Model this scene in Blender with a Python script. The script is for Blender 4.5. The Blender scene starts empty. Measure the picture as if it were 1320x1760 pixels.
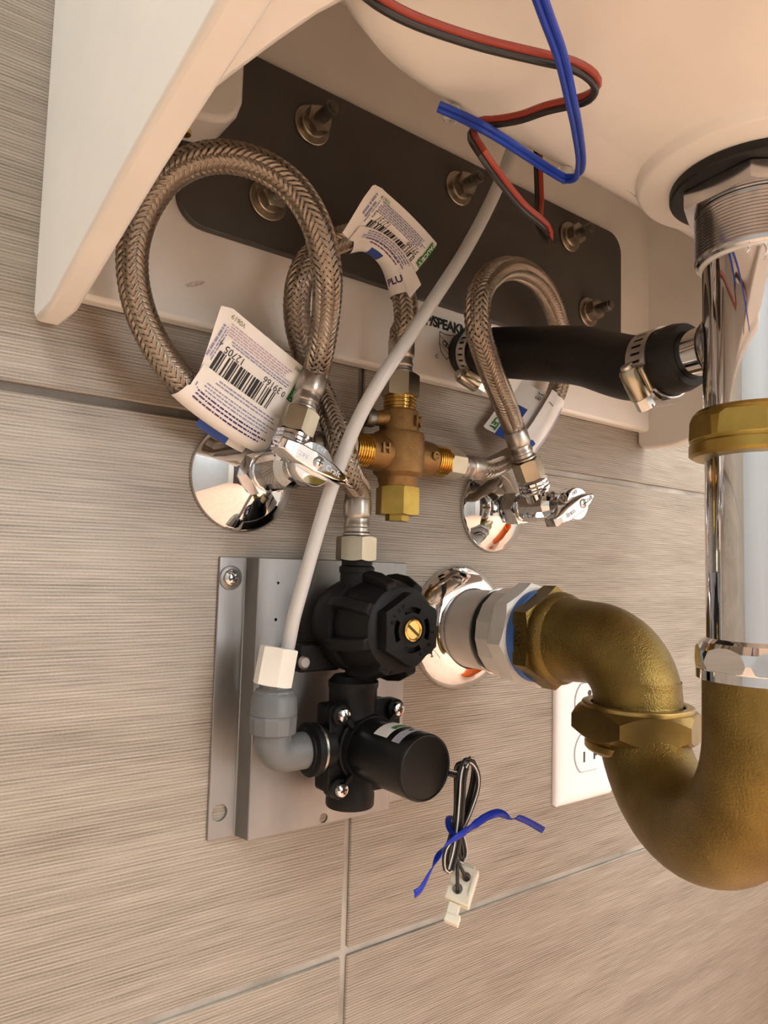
import bpy, bmesh, math, random
from mathutils import Vector as V, Matrix
random.seed(7)
scene = bpy.context.scene
COL = scene.collection
PI = math.pi
rad = math.radians

# ------------------------------------------------------------------ camera
F_PX = 1250.0                      # focal length in pixels of the 1320x1760 frame
CAM = V((0.0, -0.372, 0.60))       # 37 cm out from the tiled wall, 60 cm above the floor
YAW, PITCH, ROLL = rad(37.12), rad(4.55), rad(1.59)
FWD = V((math.sin(YAW)*math.cos(PITCH), math.cos(YAW)*math.cos(PITCH), math.sin(PITCH)))
_r = V((math.cos(YAW), -math.sin(YAW), 0)); _u = _r.cross(FWD)
RGT = _r*math.cos(ROLL) + _u*math.sin(ROLL)
UPV = _u*math.cos(ROLL) - _r*math.sin(ROLL)
cd = bpy.data.cameras.new('camera'); cam = bpy.data.objects.new('camera', cd); COL.objects.link(cam)
cd.sensor_fit = 'HORIZONTAL'; cd.sensor_width = 36.0; cd.lens = F_PX*36.0/1320.0
cd.clip_start = 0.01; cd.clip_end = 50
M = Matrix.Identity(4)
for i in range(3):
    M[i][0], M[i][1], M[i][2], M[i][3] = RGT[i], UPV[i], -FWD[i], CAM[i]
cam.matrix_world = M
scene.camera = cam

# ------------------------------------------------------------------ world, exposure
w = bpy.data.worlds.new('world'); scene.world = w; w.use_nodes = True
w.node_tree.nodes['Background'].inputs[0].default_value = (0.75, 0.85, 1.0, 1)
w.node_tree.nodes['Background'].inputs[1].default_value = 0.3
vs = scene.view_settings
vs.view_transform = 'Standard'; vs.look = 'None'; vs.gamma = 1.0; vs.exposure = 0.13
vs.use_curve_mapping = False
LIGHT_POWER = 38.0                 # emission of the ceiling panels (see ceiling_light)

# ------------------------------------------------------------------ measuring helpers (points of the real place)
def ray(x, y):
    return RGT*((x-660)/F_PX) - UPV*((y-880)/F_PX) + FWD
def at(x, y, o):                   # point standing o metres out from the wall
    v = ray(x, y); return CAM + v*((-o-CAM.y)/v.y)
def at_x(x, y, X):
    v = ray(x, y); return CAM + v*((X-CAM.x)/v.x)
def at_z(x, y, Z):
    v = ray(x, y); return CAM + v*((Z-CAM.z)/v.z)
def z_on(X, o, py):                # height on the vertical line (X, o)
    n = UPV + FWD*((py-880)/F_PX); q = V((X, -o, 0)) - CAM
    return -(n.x*q.x + n.y*q.y)/n.z + CAM.z
OUT = V((0, -1, 0)); UP = V((0, 0, 1)); XX = V((1, 0, 0))

def frame(org, z, x=None):
    z = V(z).normalized()
    x = V(x) if x is not None else (V((1, 0, 0)) if abs(z.x) < .9 else V((0, 0, 1)))
    x = (x - z*x.dot(z)).normalized(); y = z.cross(x)
    m = Matrix.Identity(4)
    for i in range(3):
        m[i][0], m[i][1], m[i][2], m[i][3] = x[i], y[i], z[i], org[i]
    return m
def lerp(a, b, t): return a + (b-a)*t
def spline(pts, n=8, step=None):
    """Catmull-Rom through pts, resampled to equal steps"""
    P = [V(p) for p in pts]; P = [P[0]*2-P[1]] + P + [P[-1]*2-P[-2]]
    out = []
    for i in range(1, len(P)-2):
        a, b, c, d = P[i-1:i+3]
        ta = max((b-a).length, 1e-6)**.5; tb = max((c-b).length, 1e-6)**.5; tc = max((d-c).length, 1e-6)**.5
        m1 = ((b-a)/ta - (c-a)/(ta+tb) + (c-b)/tb)*tb
        m2 = ((c-b)/tb - (d-b)/(tb+tc) + (d-c)/tc)*tb
        for k in range(n):
            t = k/n; t2 = t*t; t3 = t2*t
            out.append(b*(2*t3-3*t2+1) + m1*(t3-2*t2+t) + c*(-2*t3+3*t2) + m2*(t3-t2))
    out.append(P[-2])
    if step:
        L = [0]
        for i in range(1, len(out)): L.append(L[-1] + (out[i]-out[i-1]).length)
        m = max(2, int(L[-1]/step)); res = []; j = 0
        for k in range(m+1):
            s = L[-1]*k/m
            while j < len(L)-2 and L[j+1] < s: j += 1
            d = L[j+1]-L[j]
            res.append(out[j].lerp(out[j+1], (s-L[j])/d if d > 1e-9 else 0))
        return res
    return out
def path_frames(P, hint=None):
    T = []
    for i in range(len(P)):
        T.append((P[min(i+1, len(P)-1)]-P[max(i-1, 0)]).normalized())
    n = V(hint) if hint is not None else (V((0, -1, 0)) if abs(T[0].y) < .9 else V((0, 0, 1)))
    n = (n - T[0]*n.dot(T[0])).normalized(); N = []
    for t in T:
        n = (n - t*n.dot(t)).normalized(); N.append(n.copy())
    return T, N

# ------------------------------------------------------------------ mesh builder
class MB:
    def __init__(s): s.v = []; s.f = []; s.uv = {}
    def add(s, vs, fs):
        b = len(s.v); s.v += [V(p) for p in vs]; s.f += [tuple(b+i for i in f) for f in fs]; return s
    def lathe(s, prof, m=None, seg=32, shape=None, a0=0.0, cap=True):
        """profile (radius, height) turned about the local z axis; shape(angle, radius) may vary the radius"""
        m = m or Matrix.Identity(4); b = len(s.v); n = len(prof)
        for r, h in prof:
            for k in range(seg):
                a = a0 + 2*PI*k/seg; rr = shape(a, r) if shape else r
                s.v.append(m @ V((rr*math.cos(a), rr*math.sin(a), h)))
        for i in range(n-1):
            for k in range(seg):
                k2 = (k+1) % seg
                s.f.append((b+i*seg+k, b+i*seg+k2, b+(i+1)*seg+k2, b+(i+1)*seg+k))
        if cap:
            s.f.append(tuple(b+k for k in reversed(range(seg))))
            s.f.append(tuple(b+(n-1)*seg+k for k in range(seg)))
        return s
    def ring(s, r0, r1, h0, h1, m=None, seg=48):
        return s.lathe([(r0, h0), (r1, h0), (r1, h1), (r0, h1), (r0, h0)], m, seg, cap=False)
    def hexnut(s, rf, h0, h1, m=None, n=6, sub=6, k=.55, both=True, hole=0.0, a0=0.0):
        """nut with n flats, rf across-flats radius, corners chamfered"""
        m = m or Matrix.Identity(4); seg = n*sub; b = len(s.v)
        rc = rf/math.cos(PI/n)
        rows = [[], [], [], []]
        for i in range(seg):
            a = 2*PI*i/seg; la = (a % (2*PI/n)) - PI/n; r = rf/math.cos(la)
            dz = k*(r-rf)*1.0
            lo = h0 + (dz if both else 0); hi = h1 - dz
            ca, sa = math.cos(a+a0), math.sin(a+a0); q = rf*.985
            rows[0].append(V((q*ca, q*sa, h0))); rows[1].append(V((r*ca, r*sa, lo)))
            rows[2].append(V((r*ca, r*sa, hi))); rows[3].append(V((q*ca, q*sa, h1)))
        for R_ in rows:
            s.v += [m @ p for p in R_]
        for i in range(3):
            for j in range(seg):
                j2 = (j+1) % seg
                s.f.append((b+i*seg+j, b+i*seg+j2, b+(i+1)*seg+j2, b+(i+1)*seg+j))
        if hole > 0:
            b2 = len(s.v)
            for h in (h0, h1):
                for i in range(seg):
                    a = 2*PI*i/seg+a0; s.v.append(m @ V((hole*math.cos(a), hole*math.sin(a), h)))
            for j in range(seg):
                j2 = (j+1) % seg
                s.f.append((b+3*seg+j, b+3*seg+j2, b2+seg+j2, b2+seg+j))
                s.f.append((b+j2, b+j, b2+j, b2+j2))
                s.f.append((b2+j, b2+seg+j, b2+seg+j2, b2+j2))
        else:
            s.f.append(tuple(b+j for j in reversed(range(seg)))); s.f.append(tuple(b+3*seg+j for j in range(seg)))
        return s
    def box(s, lo, hi, m=None):
        m = m or Matrix.Identity(4)
        p = [m @ V((x, y, z)) for z in (lo[2], hi[2]) for y in (lo[1], hi[1]) for x in (lo[0], hi[0])]
        return s.add(p, [(0, 2, 3, 1), (4, 5, 7, 6), (0, 1, 5, 4), (2, 6, 7, 3), (0, 4, 6, 2), (1, 3, 7, 5)])
    def prism(s, poly, h0, h1, m=None):
        """polygon (x, y) raised from h0 to h1"""
        m = m or Matrix.Identity(4); n = len(poly)
        p = [m @ V((x, y, h0)) for x, y in poly] + [m @ V((x, y, h1)) for x, y in poly]
        f = [tuple(reversed(range(n))), tuple(range(n, 2*n))]
        f += [(i, (i+1) % n, n+(i+1) % n, n+i) for i in range(n)]
        return s.add(p, f)
    def tube(s, P, r, seg=12, cap=True, flat=1.0, hint=None):
        """swept round (or flattened) section; r a number or one per point"""
        P = [V(p) for p in P]; T, N = path_frames(P, hint); b = len(s.v); n = len(P)
        for i in range(n):
            ri = r[i] if isinstance(r, (list, tuple)) else r
            B = T[i].cross(N[i])
            for k in range(seg):
                a = 2*PI*k/seg
                s.v.append(P[i] + N[i]*(ri*flat*math.cos(a)) + B*(ri*math.sin(a)))
        for i in range(n-1):
            for k in range(seg):
                k2 = (k+1) % seg
                s.f.append((b+i*seg+k, b+i*seg+k2, b+(i+1)*seg+k2, b+(i+1)*seg+k))
        if cap:
            s.f.append(tuple(b+k for k in reversed(range(seg)))); s.f.append(tuple(b+(n-1)*seg+k for k in range(seg)))
        return s
    def grid(s, fn, nu, nv):
        b = len(s.v)
        for j in range(nv+1):
            for i in range(nu+1): s.v.append(V(fn(i/nu, j/nv)))
        for j in range(nv):
            for i in range(nu):
                q = b+j*(nu+1)+i; s.f.append((q, q+1, q+nu+2, q+nu+1))
        return s
    def build(s, name, mat, parent=None, smooth=True, angle=35, bevel=0.0, bseg=2, sub=0, solid=0.0, off=None, fix=True):
        o0 = root_loc(parent) if off is None else V(off)
        me = bpy.data.meshes.new(name)
        me.from_pydata([p-o0 for p in s.v], [], s.f); me.update()
        if fix:
            bm = bmesh.new(); bm.from_mesh(me); bmesh.ops.recalc_face_normals(bm, faces=bm.faces); bm.to_mesh(me); bm.free()
        if s.uv:
            l = me.uv_layers.new(name='uv')
            for poly in me.polygons:
                for li in poly.loop_indices:
                    l.data[li].uv = s.uv.get(me.loops[li].vertex_index, (0, 0))
        if smooth:
            me.polygons.foreach_set('use_smooth', [True]*len(me.polygons)); me.set_sharp_from_angle(angle=rad(angle))
        me.materials.append(mat)
        o = bpy.data.objects.new(name, me); COL.objects.link(o)
        if parent is not None: o.parent = parent
        if solid:
            md = o.modifiers.new('solid', 'SOLIDIFY'); md.thickness = solid; md.offset = 0
        if bevel:
            md = o.modifiers.new('bevel', 'BEVEL'); md.width = bevel; md.segments = bseg; md.limit_method = 'ANGLE'; md.angle_limit = rad(40)
            md.harden_normals = False
        if sub:
            md = o.modifiers.new('sub', 'SUBSURF'); md.levels = sub; md.render_levels = sub
        return o
def root_loc(p):
    while p is not None and p.parent is not None: p = p.parent
    return V((0, 0, 0)) if p is None else V(p.location)
def thing(name, label, cat, loc, group=None):
    o = bpy.data.objects.new(name, None); COL.objects.link(o); o.location = V(loc); o.empty_display_size = .02
    o['label'] = label; o['category'] = cat
    if group: o['group'] = group
    return o
def tag(o, label, cat, group=None):
    o['label'] = label; o['category'] = cat
    if group: o['group'] = group
    return o
def struct(o): o['kind'] = 'structure'; return o
def cut(o, cutters):
    """boolean holes, applied"""
    tmp = []
    for i, mb in enumerate(cutters):
        c = mb.build('cutter', MATS['steel'], None, smooth=False, off=root_loc(o.parent) if o.parent else V((0, 0, 0))); tmp.append(c)
        md = o.modifiers.new('cut', 'BOOLEAN'); md.object = c; md.operation = 'DIFFERENCE'; md.solver = 'EXACT'
        c.location = root_loc(o.parent) if o.parent else V((0, 0, 0))
    bpy.context.view_layer.update()
    dg = bpy.context.evaluated_depsgraph_get()
    me = bpy.data.meshes.new_from_object(o.evaluated_get(dg))
    old = o.data; o.modifiers.clear(); o.data = me
    me.materials.clear(); me.materials.append(old.materials[0])
    me.polygons.foreach_set('material_index', [0]*len(me.polygons))
    for c in tmp: bpy.data.objects.remove(c, do_unlink=True)
    return o
def text(body, size, m, mat, name, parent, depth=.0003, bold=0.0, align='CENTER', warp=None, space=1.0, shear=0.0):
    cu = bpy.data.curves.new(name, 'FONT'); cu.body = body; cu.size = size; cu.extrude = 0 if warp else depth; cu.offset = bold
    cu.align_x = align; cu.align_y = 'CENTER'; cu.space_character = space; cu.resolution_u = 3; cu.shear = shear
    t = bpy.data.objects.new(name, cu); COL.objects.link(t)
    bpy.context.view_layer.update()
    me = bpy.data.meshes.new_from_object(t.evaluated_get(bpy.context.evaluated_depsgraph_get()))
    bpy.data.objects.remove(t, do_unlink=True)
    o0 = root_loc(parent)
    for p in me.vertices:
        p.co = (warp(p.co.x, p.co.y) if warp else m @ p.co) - o0
    me.materials.clear(); me.materials.append(mat)
    o = bpy.data.objects.new(name, me); COL.objects.link(o); o.parent = parent
    return o

# ------------------------------------------------------------------ materials
MATS = {}
def mat(name, col, rough=.5, metal=0.0, n_scale=0, n_amt=0.0, bump=0.0, b_scale=200, stretch=(1, 1, 1), col2=None,
        trans=0.0, coat=0.0, sss=0.0, aniso=None, rough2=None, ior=1.45, spec=.5):
    m = bpy.data.materials.new(name); m.use_nodes = True; nt = m.node_tree; N = nt.nodes; Lk = nt.links
    b = N['Principled BSDF']
    b.inputs['Base Color'].default_value = (*col, 1); b.inputs['Roughness'].default_value = rough
    b.inputs['Metallic'].default_value = metal; b.inputs['IOR'].default_value = ior
    b.inputs['Transmission Weight'].default_value = trans; b.inputs['Coat Weight'].default_value = coat
    b.inputs['Specular IOR Level'].default_value = spec
    if sss:
        b.inputs['Subsurface Weight'].default_value = sss; b.inputs['Subsurface Radius'].default_value = (1, .7, .5); b.inputs['Subsurface Scale'].default_value = .003
    tc = N.new('ShaderNodeTexCoord'); mp = N.new('ShaderNodeMapping'); mp.inputs['Scale'].default_value = stretch
    Lk.new(tc.outputs['Object'], mp.inputs['Vector'])
    if n_scale:
        nz = N.new('ShaderNodeTexNoise'); nz.inputs['Scale'].default_value = n_scale; nz.inputs['Detail'].default_value = 6
        Lk.new(mp.outputs[0], nz.inputs['Vector'])
        rp = N.new('ShaderNodeValToRGB'); rp.color_ramp.elements[0].position = .35; rp.color_ramp.elements[1].position = .68
        c2 = col2 or tuple(c*(1-n_amt) for c in col)
        rp.color_ramp.elements[0].color = (*c2, 1); rp.color_ramp.elements[1].color = (*col, 1)
        Lk.new(nz.outputs['Fac'], rp.inputs[0]); Lk.new(rp.outputs[0], b.inputs['Base Color'])
        if rough2 is not None:
            mr = N.new('ShaderNodeMapRange'); mr.inputs['To Min'].default_value = rough2; mr.inputs['To Max'].default_value = rough
            mr.inputs['From Min'].default_value = .35; mr.inputs['From Max'].default_value = .68
            Lk.new(nz.outputs['Fac'], mr.inputs['Value']); Lk.new(mr.outputs[0], b.inputs['Roughness'])
    if bump:
        bz = N.new('ShaderNodeTexNoise'); bz.inputs['Scale'].default_value = b_scale; bz.inputs['Detail'].default_value = 3
        Lk.new(mp.outputs[0], bz.inputs['Vector'])
        bp = N.new('ShaderNodeBump'); bp.inputs['Strength'].default_value = bump; bp.inputs['Distance'].default_value = .0006
        Lk.new(bz.outputs['Fac'], bp.inputs['Height']); Lk.new(bp.outputs[0], b.inputs['Normal'])
    MATS[name] = m; return m
def emit(name, col, strength):
    m = bpy.data.materials.new(name); m.use_nodes = True; nt = m.node_tree
    b = nt.nodes['Principled BSDF']; b.inputs['Base Color'].default_value = (.8, .8, .8, 1)
    b.inputs['Emission Color'].default_value = (*col, 1); b.inputs['Emission Strength'].default_value = strength
    MATS[name] = m; return m

mat('steel', (.62, .60, .57), .28, 1, 60, .25)
mat('porcelain', (.78, .74, .68), .35, 0, 25, .05, bump=.04, b_scale=900, coat=.15)
mat('plate_grey', (.070, .064, .057), .5, 0, 14, .3, bump=.08, b_scale=1200, col2=(.054, .049, .042))
mat('bolt_steel', (.50, .44, .36), .36, 1, 120, .4)
mat('bolt_dark', (.27, .25, .22), .4, 1, 200, .4)
mat('chrome', (.72, .72, .73), .045, 1)
mat('chrome_worn', (.62, .61, .61), .13, 1, 90, .15, rough2=.2)
mat('nickel', (.50, .44, .33), .27, 1, 70, .14, bump=.05, b_scale=1500)
mat('ferrule', (.50, .46, .41), .36, 1, 150, .25)
mat('brass_cast', (.235, .163, .047), .38, .92, 55, .3, bump=.8, b_scale=1100, col2=(.165, .110, .030))
mat('brass_yellow', (.46, .33, .085), .33, 1, 60, .3, bump=.08, b_scale=900, col2=(.33, .22, .05))
mat('bronze', (.30, .175, .065), .42, .9, 160, .3, bump=.5, b_scale=1300, col2=(.24, .135, .05))
mat('brass_thread', (.75, .50, .14), .22, 1, 90, .3)
mat('brass_nut', (.42, .30, .11), .3, 1, 80, .25, bump=.05)
mat('gold', (.85, .60, .20), .2, 1, 120, .2)
mat('rubber', (.009, .0085, .008), .5, 0, 30, .3, spec=.4, bump=.25, b_scale=400)
mat('rubber_worn', (.011, .010, .009), .5, 0, 55, 0, spec=.35, bump=.3, b_scale=300, col2=(.010, .009, .008))
mat('black_plastic', (.0085, .0083, .008), .45, 0, 60, .3, bump=.2, b_scale=900, spec=.22)
mat('black_gloss', (.007, .007, .007), .3, 0, 40, .2, spec=.3)
mat('tube_white', (.72, .71, .69), .28, 0, trans=.35, sss=.3)
mat('nut_white', (.78, .74, .66), .42, 0, 90, .06, sss=.4)
mat('grey_plastic', (.135, .138, .139), .42, 0, 70, .12)
mat('pvc', (.66, .61, .55), .42, 0, 35, .1, bump=.05)
mat('pvc_coupling', (.68, .65, .60), .4, 0, 60, .1, bump=.06)
mat('blue_tape', (.05, .14, .42), .45, 0, 80, .2)
mat('bracket', (.315, .305, .295), .42, 1, 26, .25, bump=.1, b_scale=500, stretch=(1, 1, .4), rough2=.5)
mat('outlet_white', (.86, .82, .80), .3, 0, 12, .03)
mat('slot_dark', (.05, .045, .04), .6)
mat('paper', (.80, .76, .71), .5, 0, 30, .08)
mat('ink_black', (.012, .012, .014), .5)
mat('ink_blue', (.25, .25, .38), .5)
mat('ink_violet', (.46, .35, .42), .5)
mat('ink_purple', (.07, .03, .11), .5)
mat('ink_green', (.05, .20, .045), .5)
mat('ink_olive', (.16, .17, .05), .5)
mat('label_green', (.03, .20, .05), .45)
mat('label_blue', (.025, .07, .28), .42)
mat('label_grey', (.38, .37, .42), .45)
mat('wire_red', (.28, .035, .018), .38, 0, 40, .15)
mat('wire_black', (.016, .014, .013), .35)
mat('wire_blue', (.010, .045, .36), .35, 0, 40, .2)
mat('wire_white', (.72, .70, .66), .4)
mat('tie_blue', (.006, .030, .40), .34, 0, 60, .2, spec=.3)
mat('connector', (.78, .73, .60), .45, 0, 60, .06, sss=.3)
mat('clear_clip', (.75, .70, .64), .15, 0, trans=.6)
mat('etched', (.40, .40, .41), .35, 1)
mat('thread_tape', (.80, .78, .74), .6)
mat('salmon', (.65, .16, .10), .45)
mat('dirt', (.30, .24, .17), .8)
mat('paint_white', (.78, .77, .75), .6, 0, 3, .03)
mat('floor_tile', (.88, .595, .425), .5, 0, 8, .12)
mat('ceiling_white', (.82, .82, .81), .8, 0, 5, .03)
mat('bounce_orange', (.82, .15, .015), .4, 0, 8, .1)
mat('door_dark', (.06, .045, .035), .5, 0, 6, .3)
mat('lamp_frame', (.7, .7, .7), .5)

# ribbed porcelain wall tile: fine irregular horizontal ribs over soft cloudy bands
def tile_mat():
    m = bpy.data.materials.new('wall_tile'); m.use_nodes = True; nt = m.node_tree; N = nt.nodes; L = nt.links
    b = N['Principled BSDF']; b.inputs['Roughness'].default_value = .42; b.inputs['Specular IOR Level'].default_value = .5
    g = N.new('ShaderNodeNewGeometry')
    def noise(sc, scale, det=4, rough=.55):
        mp = N.new('ShaderNodeMapping'); mp.inputs['Scale'].default_value = sc; L.new(g.outputs['Position'], mp.inputs['Vector'])
        n = N.new('ShaderNodeTexNoise'); n.inputs['Scale'].default_value = scale; n.inputs['Detail'].default_value = det; n.inputs['Roughness'].default_value = rough
        L.new(mp.outputs[0], n.inputs['Vector']); return n.outputs['Fac']
    def math_(op, a, b2, clamp=False):
        n = N.new('ShaderNodeMath'); n.operation = op; n.use_clamp = clamp
        for i, q in enumerate((a, b2)):
            if isinstance(q, (int, float)): n.inputs[i].default_value = q
            else: L.new(q, n.inputs[i])
        return n.outputs[0]
    wob = noise((6, 1, 14), 1.0, 2)
    sep = N.new('ShaderNodeSeparateXYZ'); L.new(g.outputs['Position'], sep.inputs[0])
    ph = math_('ADD', math_('MULTIPLY', sep.outputs['Z'], 2*PI/.00165), math_('MULTIPLY', wob, 14.0))
    rib = math_('ADD', math_('MULTIPLY', math_('SINE', ph, 0), .5), .5)
    thr = noise((26, 1, 980), 1.0, 3, .55)          # threads breaking up along the rib
    cloud = noise((3.5, 1, 55), 1.0, 4, .55)
    spk = noise((1, 1, 1), 900, 2)
    h = math_('ADD', math_('MULTIPLY', rib, .42), math_('MULTIPLY', math_('ADD', math_('MULTIPLY', math_('SUBTRACT', thr, .5), 1.15), .5), 1.05))
    f = math_('ADD', math_('ADD', math_('MULTIPLY', h, .55), math_('MULTIPLY', cloud, .38)), math_('MULTIPLY', spk, .22))
    rp = N.new('ShaderNodeValToRGB'); e = rp.color_ramp.elements
    e[0].position = .43; e[0].color = (.105, .086, .062, 1); e[1].position = .98; e[1].color = (.402, .345, .280, 1)
    k = e.new(.66); k.color = (.244, .204, .161, 1)
    L.new(f, rp.inputs[0]); L.new(rp.outputs[0], b.inputs['Base Color'])
    bp = N.new('ShaderNodeBump'); bp.inputs['Strength'].default_value = .25; bp.inputs['Distance'].default_value = .0003
    L.new(h, bp.inputs['Height']); L.new(bp.outputs[0], b.inputs['Normal'])
    MATS['tile'] = m
tile_mat()
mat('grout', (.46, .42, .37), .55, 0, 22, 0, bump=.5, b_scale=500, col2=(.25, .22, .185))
def grout_shade():                                  # upper-left joint painted darker, as the shade of the tile edge above
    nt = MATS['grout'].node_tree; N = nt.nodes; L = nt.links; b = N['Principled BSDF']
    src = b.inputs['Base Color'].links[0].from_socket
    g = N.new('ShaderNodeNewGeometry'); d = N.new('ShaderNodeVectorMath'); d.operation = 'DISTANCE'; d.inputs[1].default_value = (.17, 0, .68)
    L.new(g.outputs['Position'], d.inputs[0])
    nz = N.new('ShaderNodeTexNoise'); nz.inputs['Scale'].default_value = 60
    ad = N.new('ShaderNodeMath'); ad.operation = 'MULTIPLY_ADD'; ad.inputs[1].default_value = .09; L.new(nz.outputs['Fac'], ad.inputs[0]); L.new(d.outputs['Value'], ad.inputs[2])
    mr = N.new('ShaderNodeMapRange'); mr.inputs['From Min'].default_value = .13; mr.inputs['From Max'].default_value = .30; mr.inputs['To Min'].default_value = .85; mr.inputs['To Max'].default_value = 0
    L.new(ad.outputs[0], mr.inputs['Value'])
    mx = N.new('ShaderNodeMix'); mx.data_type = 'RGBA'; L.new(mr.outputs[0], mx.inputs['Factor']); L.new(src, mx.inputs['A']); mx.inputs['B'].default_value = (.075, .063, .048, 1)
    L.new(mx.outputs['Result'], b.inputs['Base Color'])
grout_shade()

def braid_mat():
    m = bpy.data.materials.new('braid_wire'); m.use_nodes = True; nt = m.node_tree; N = nt.nodes; L = nt.links
    b = N['Principled BSDF']; b.inputs['Metallic'].default_value = 1; b.inputs['Roughness'].default_value = .30
    uv = N.new('ShaderNodeUVMap'); wv = N.new('ShaderNodeTexWave'); wv.bands_direction = 'X'; wv.inputs['Scale'].default_value = 1.6
    L.new(uv.outputs[0], wv.inputs['Vector'])
    rp = N.new('ShaderNodeValToRGB'); rp.color_ramp.elements[0].color = (.24, .19, .145, 1); rp.color_ramp.elements[1].color = (.62, .53, .43, 1)
    L.new(wv.outputs['Fac'], rp.inputs[0]); L.new(rp.outputs[0], b.inputs['Base Color'])
    bp = N.new('ShaderNodeBump'); bp.inputs['Strength'].default_value = .5; bp.inputs['Distance'].default_value = .0002
    L.new(wv.outputs['Fac'], bp.inputs['Height']); L.new(bp.outputs[0], b.inputs['Normal'])
    MATS['braid'] = m
braid_mat()
mat('braid_core', (.03, .024, .018), .8)

# ------------------------------------------------------------------ the room
GROUT = .0045; PITCH_Z = .3092; PITCH_X = .609; ZJ = .3712; XJ = .2609
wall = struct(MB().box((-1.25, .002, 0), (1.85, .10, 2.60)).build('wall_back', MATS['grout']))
tile_mesh = {}
def tile(x0, x1, z0, z1):
    key = (round(x1-x0, 4), round(z1-z0, 4))
    if key not in tile_mesh:
        o = MB().box((0, 0, 0), (x1-x0, .008, z1-z0)).build('tile', MATS['tile'], wall, smooth=False, bevel=.0007, bseg=1)
        dg = bpy.context.evaluated_depsgraph_get(); me = bpy.data.meshes.new_from_object(o.evaluated_get(dg)); o.modifiers.clear(); o.data = me
        tile_mesh[key] = me
    else:
        o = bpy.data.objects.new('tile', tile_mesh[key]); COL.objects.link(o); o.parent = wall
    o.location = (x0, 0, z0)
zs = [ZJ+PITCH_Z*k for k in range(-2, 9)]; xs = [XJ+PITCH_X*k for k in range(-3, 4)]
for zi in range(len(zs)-1):
    for xi in range(len(xs)-1):
        x0, x1 = max(xs[xi]+GROUT/2, -1.245), min(xs[xi+1]-GROUT/2, 1.845)
        z0, z1 = max(zs[zi]+GROUT/2, .002), min(zs[zi+1]-GROUT/2, 2.598)
        if x1-x0 > .02 and z1-z0 > .02: tile(x0, x1, z0, z1)
struct(MB().box((-1.35, -2.4, -.05), (1.95, .1, 0)).build('floor', MATS['floor_tile']))
struct(MB().box((-1.35, -2.4, 2.60), (1.95, .1, 2.65)).build('ceiling', MATS['ceiling_white']))
struct(MB().box((-1.35, -2.4, 0), (-1.25, 0, 2.60)).build('wall_left', mat('paint_blue_grey', (.40, .42, .43), .6, 0, 3, .05)))
struct(MB().box((1.85, -2.4, 0), (1.95, 0, 2.60)).build('wall_right', MATS['paint_white']))
struct(MB().box((-1.35, -2.5, 0), (1.95, -2.4, 2.60)).build('wall_front', mat('paint_grey', (.72, .70, .67), .6, 0, 3, .05)))
d = struct(MB().box((-.75, -2.4, 0), (.15, -2.36, 2.05)).build('door_1', MATS['door_dark'], bevel=.004))
MB().lathe([(.012, 0), (.012, .05), (.026, .055), (.028, .075), (.02, .085)], frame((.06, -2.36, 1.0), (0, 1, 0)), 24).build('door_knob', MATS['chrome'], d)
emit('lamp_glow', (.96, 1.0, .975), LIGHT_POWER)
wn = struct(MB().box((.25, -2.40, .45), (1.25, -2.375, 2.10)).build('fill_window_1', MATS['lamp_frame'], bevel=.004))  # unseen glowing panes, added to send light in under the sink
emit('fill_glow', (.97, .98, 1.0), 7.5)
for a_, b_ in ((.29, .735), (.765, 1.21)):
    for c_, d_ in ((.49, 1.26), (1.29, 2.06)):
        MB().box((a_, -2.376, c_), (b_, -2.372, d_)).build('fill_pane', MATS['fill_glow'], wn)
for lx, ly, lab in ((1.05, -1.0, 'white ceiling panel light to the right behind the viewer'), (-.80, -.95, 'white ceiling panel light to the left behind the viewer')):
    t = thing('ceiling_light', lab, 'ceiling light', (lx, ly, 2.60), 'ceiling panel lights')
    MB().box((lx-.32, ly-.32, 2.57), (lx+.32, ly+.32, 2.60)).build('frame', MATS['lamp_frame'], t, bevel=.004)
    MB().box((lx-.29, ly-.29, 2.562), (lx+.29, ly+.29, 2.571)).build('diffuser', MATS['lamp_glow'], t, bevel=.002)
# ------------------------------------------------------------------ sink (seen from below)
XL, XR, TH = .0687, .5713, .0120          # outer sides, shell thickness
XM = (XL+XR)/2
DRX, DRO = .297, .231                     # drain axis
ZB = .7705                                # underside of the basin floor
sink = thing('wall_hung_sink', 'large white wall-hung sink seen from underneath', 'sink', (XM, 0, .9))
P_ = MATS['porcelain']
bp_ = MB().box((XL+.006, -.0115, .7265), (XR-.006, -.0002, .965)).build('back_panel', P_, sink, bevel=.0025)
side = [(0.0002, .965), (0.0002, .7165), (.006, .7120), (.034, .7112), (.075, .7195), (.136, .7320), (.19, .7405), (.25, .750), (.325, .764), (.345, .772), (.352, .79), (.352, .965)]
for x0 in (XL, XR-TH):
    mb = MB(); n = len(side)
    v = [V((x, -o, z)) for x in (x0, x0+TH) for o, z in side]
    mb.add(v, [tuple(range(n)), tuple(range(2*n-1, n-1, -1))] + [(i, n+i, n+(i+1) % n, (i+1) % n) for i in range(n)])
    mb.build('side_panel', P_, sink, bevel=.0022, bseg=3)
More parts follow.
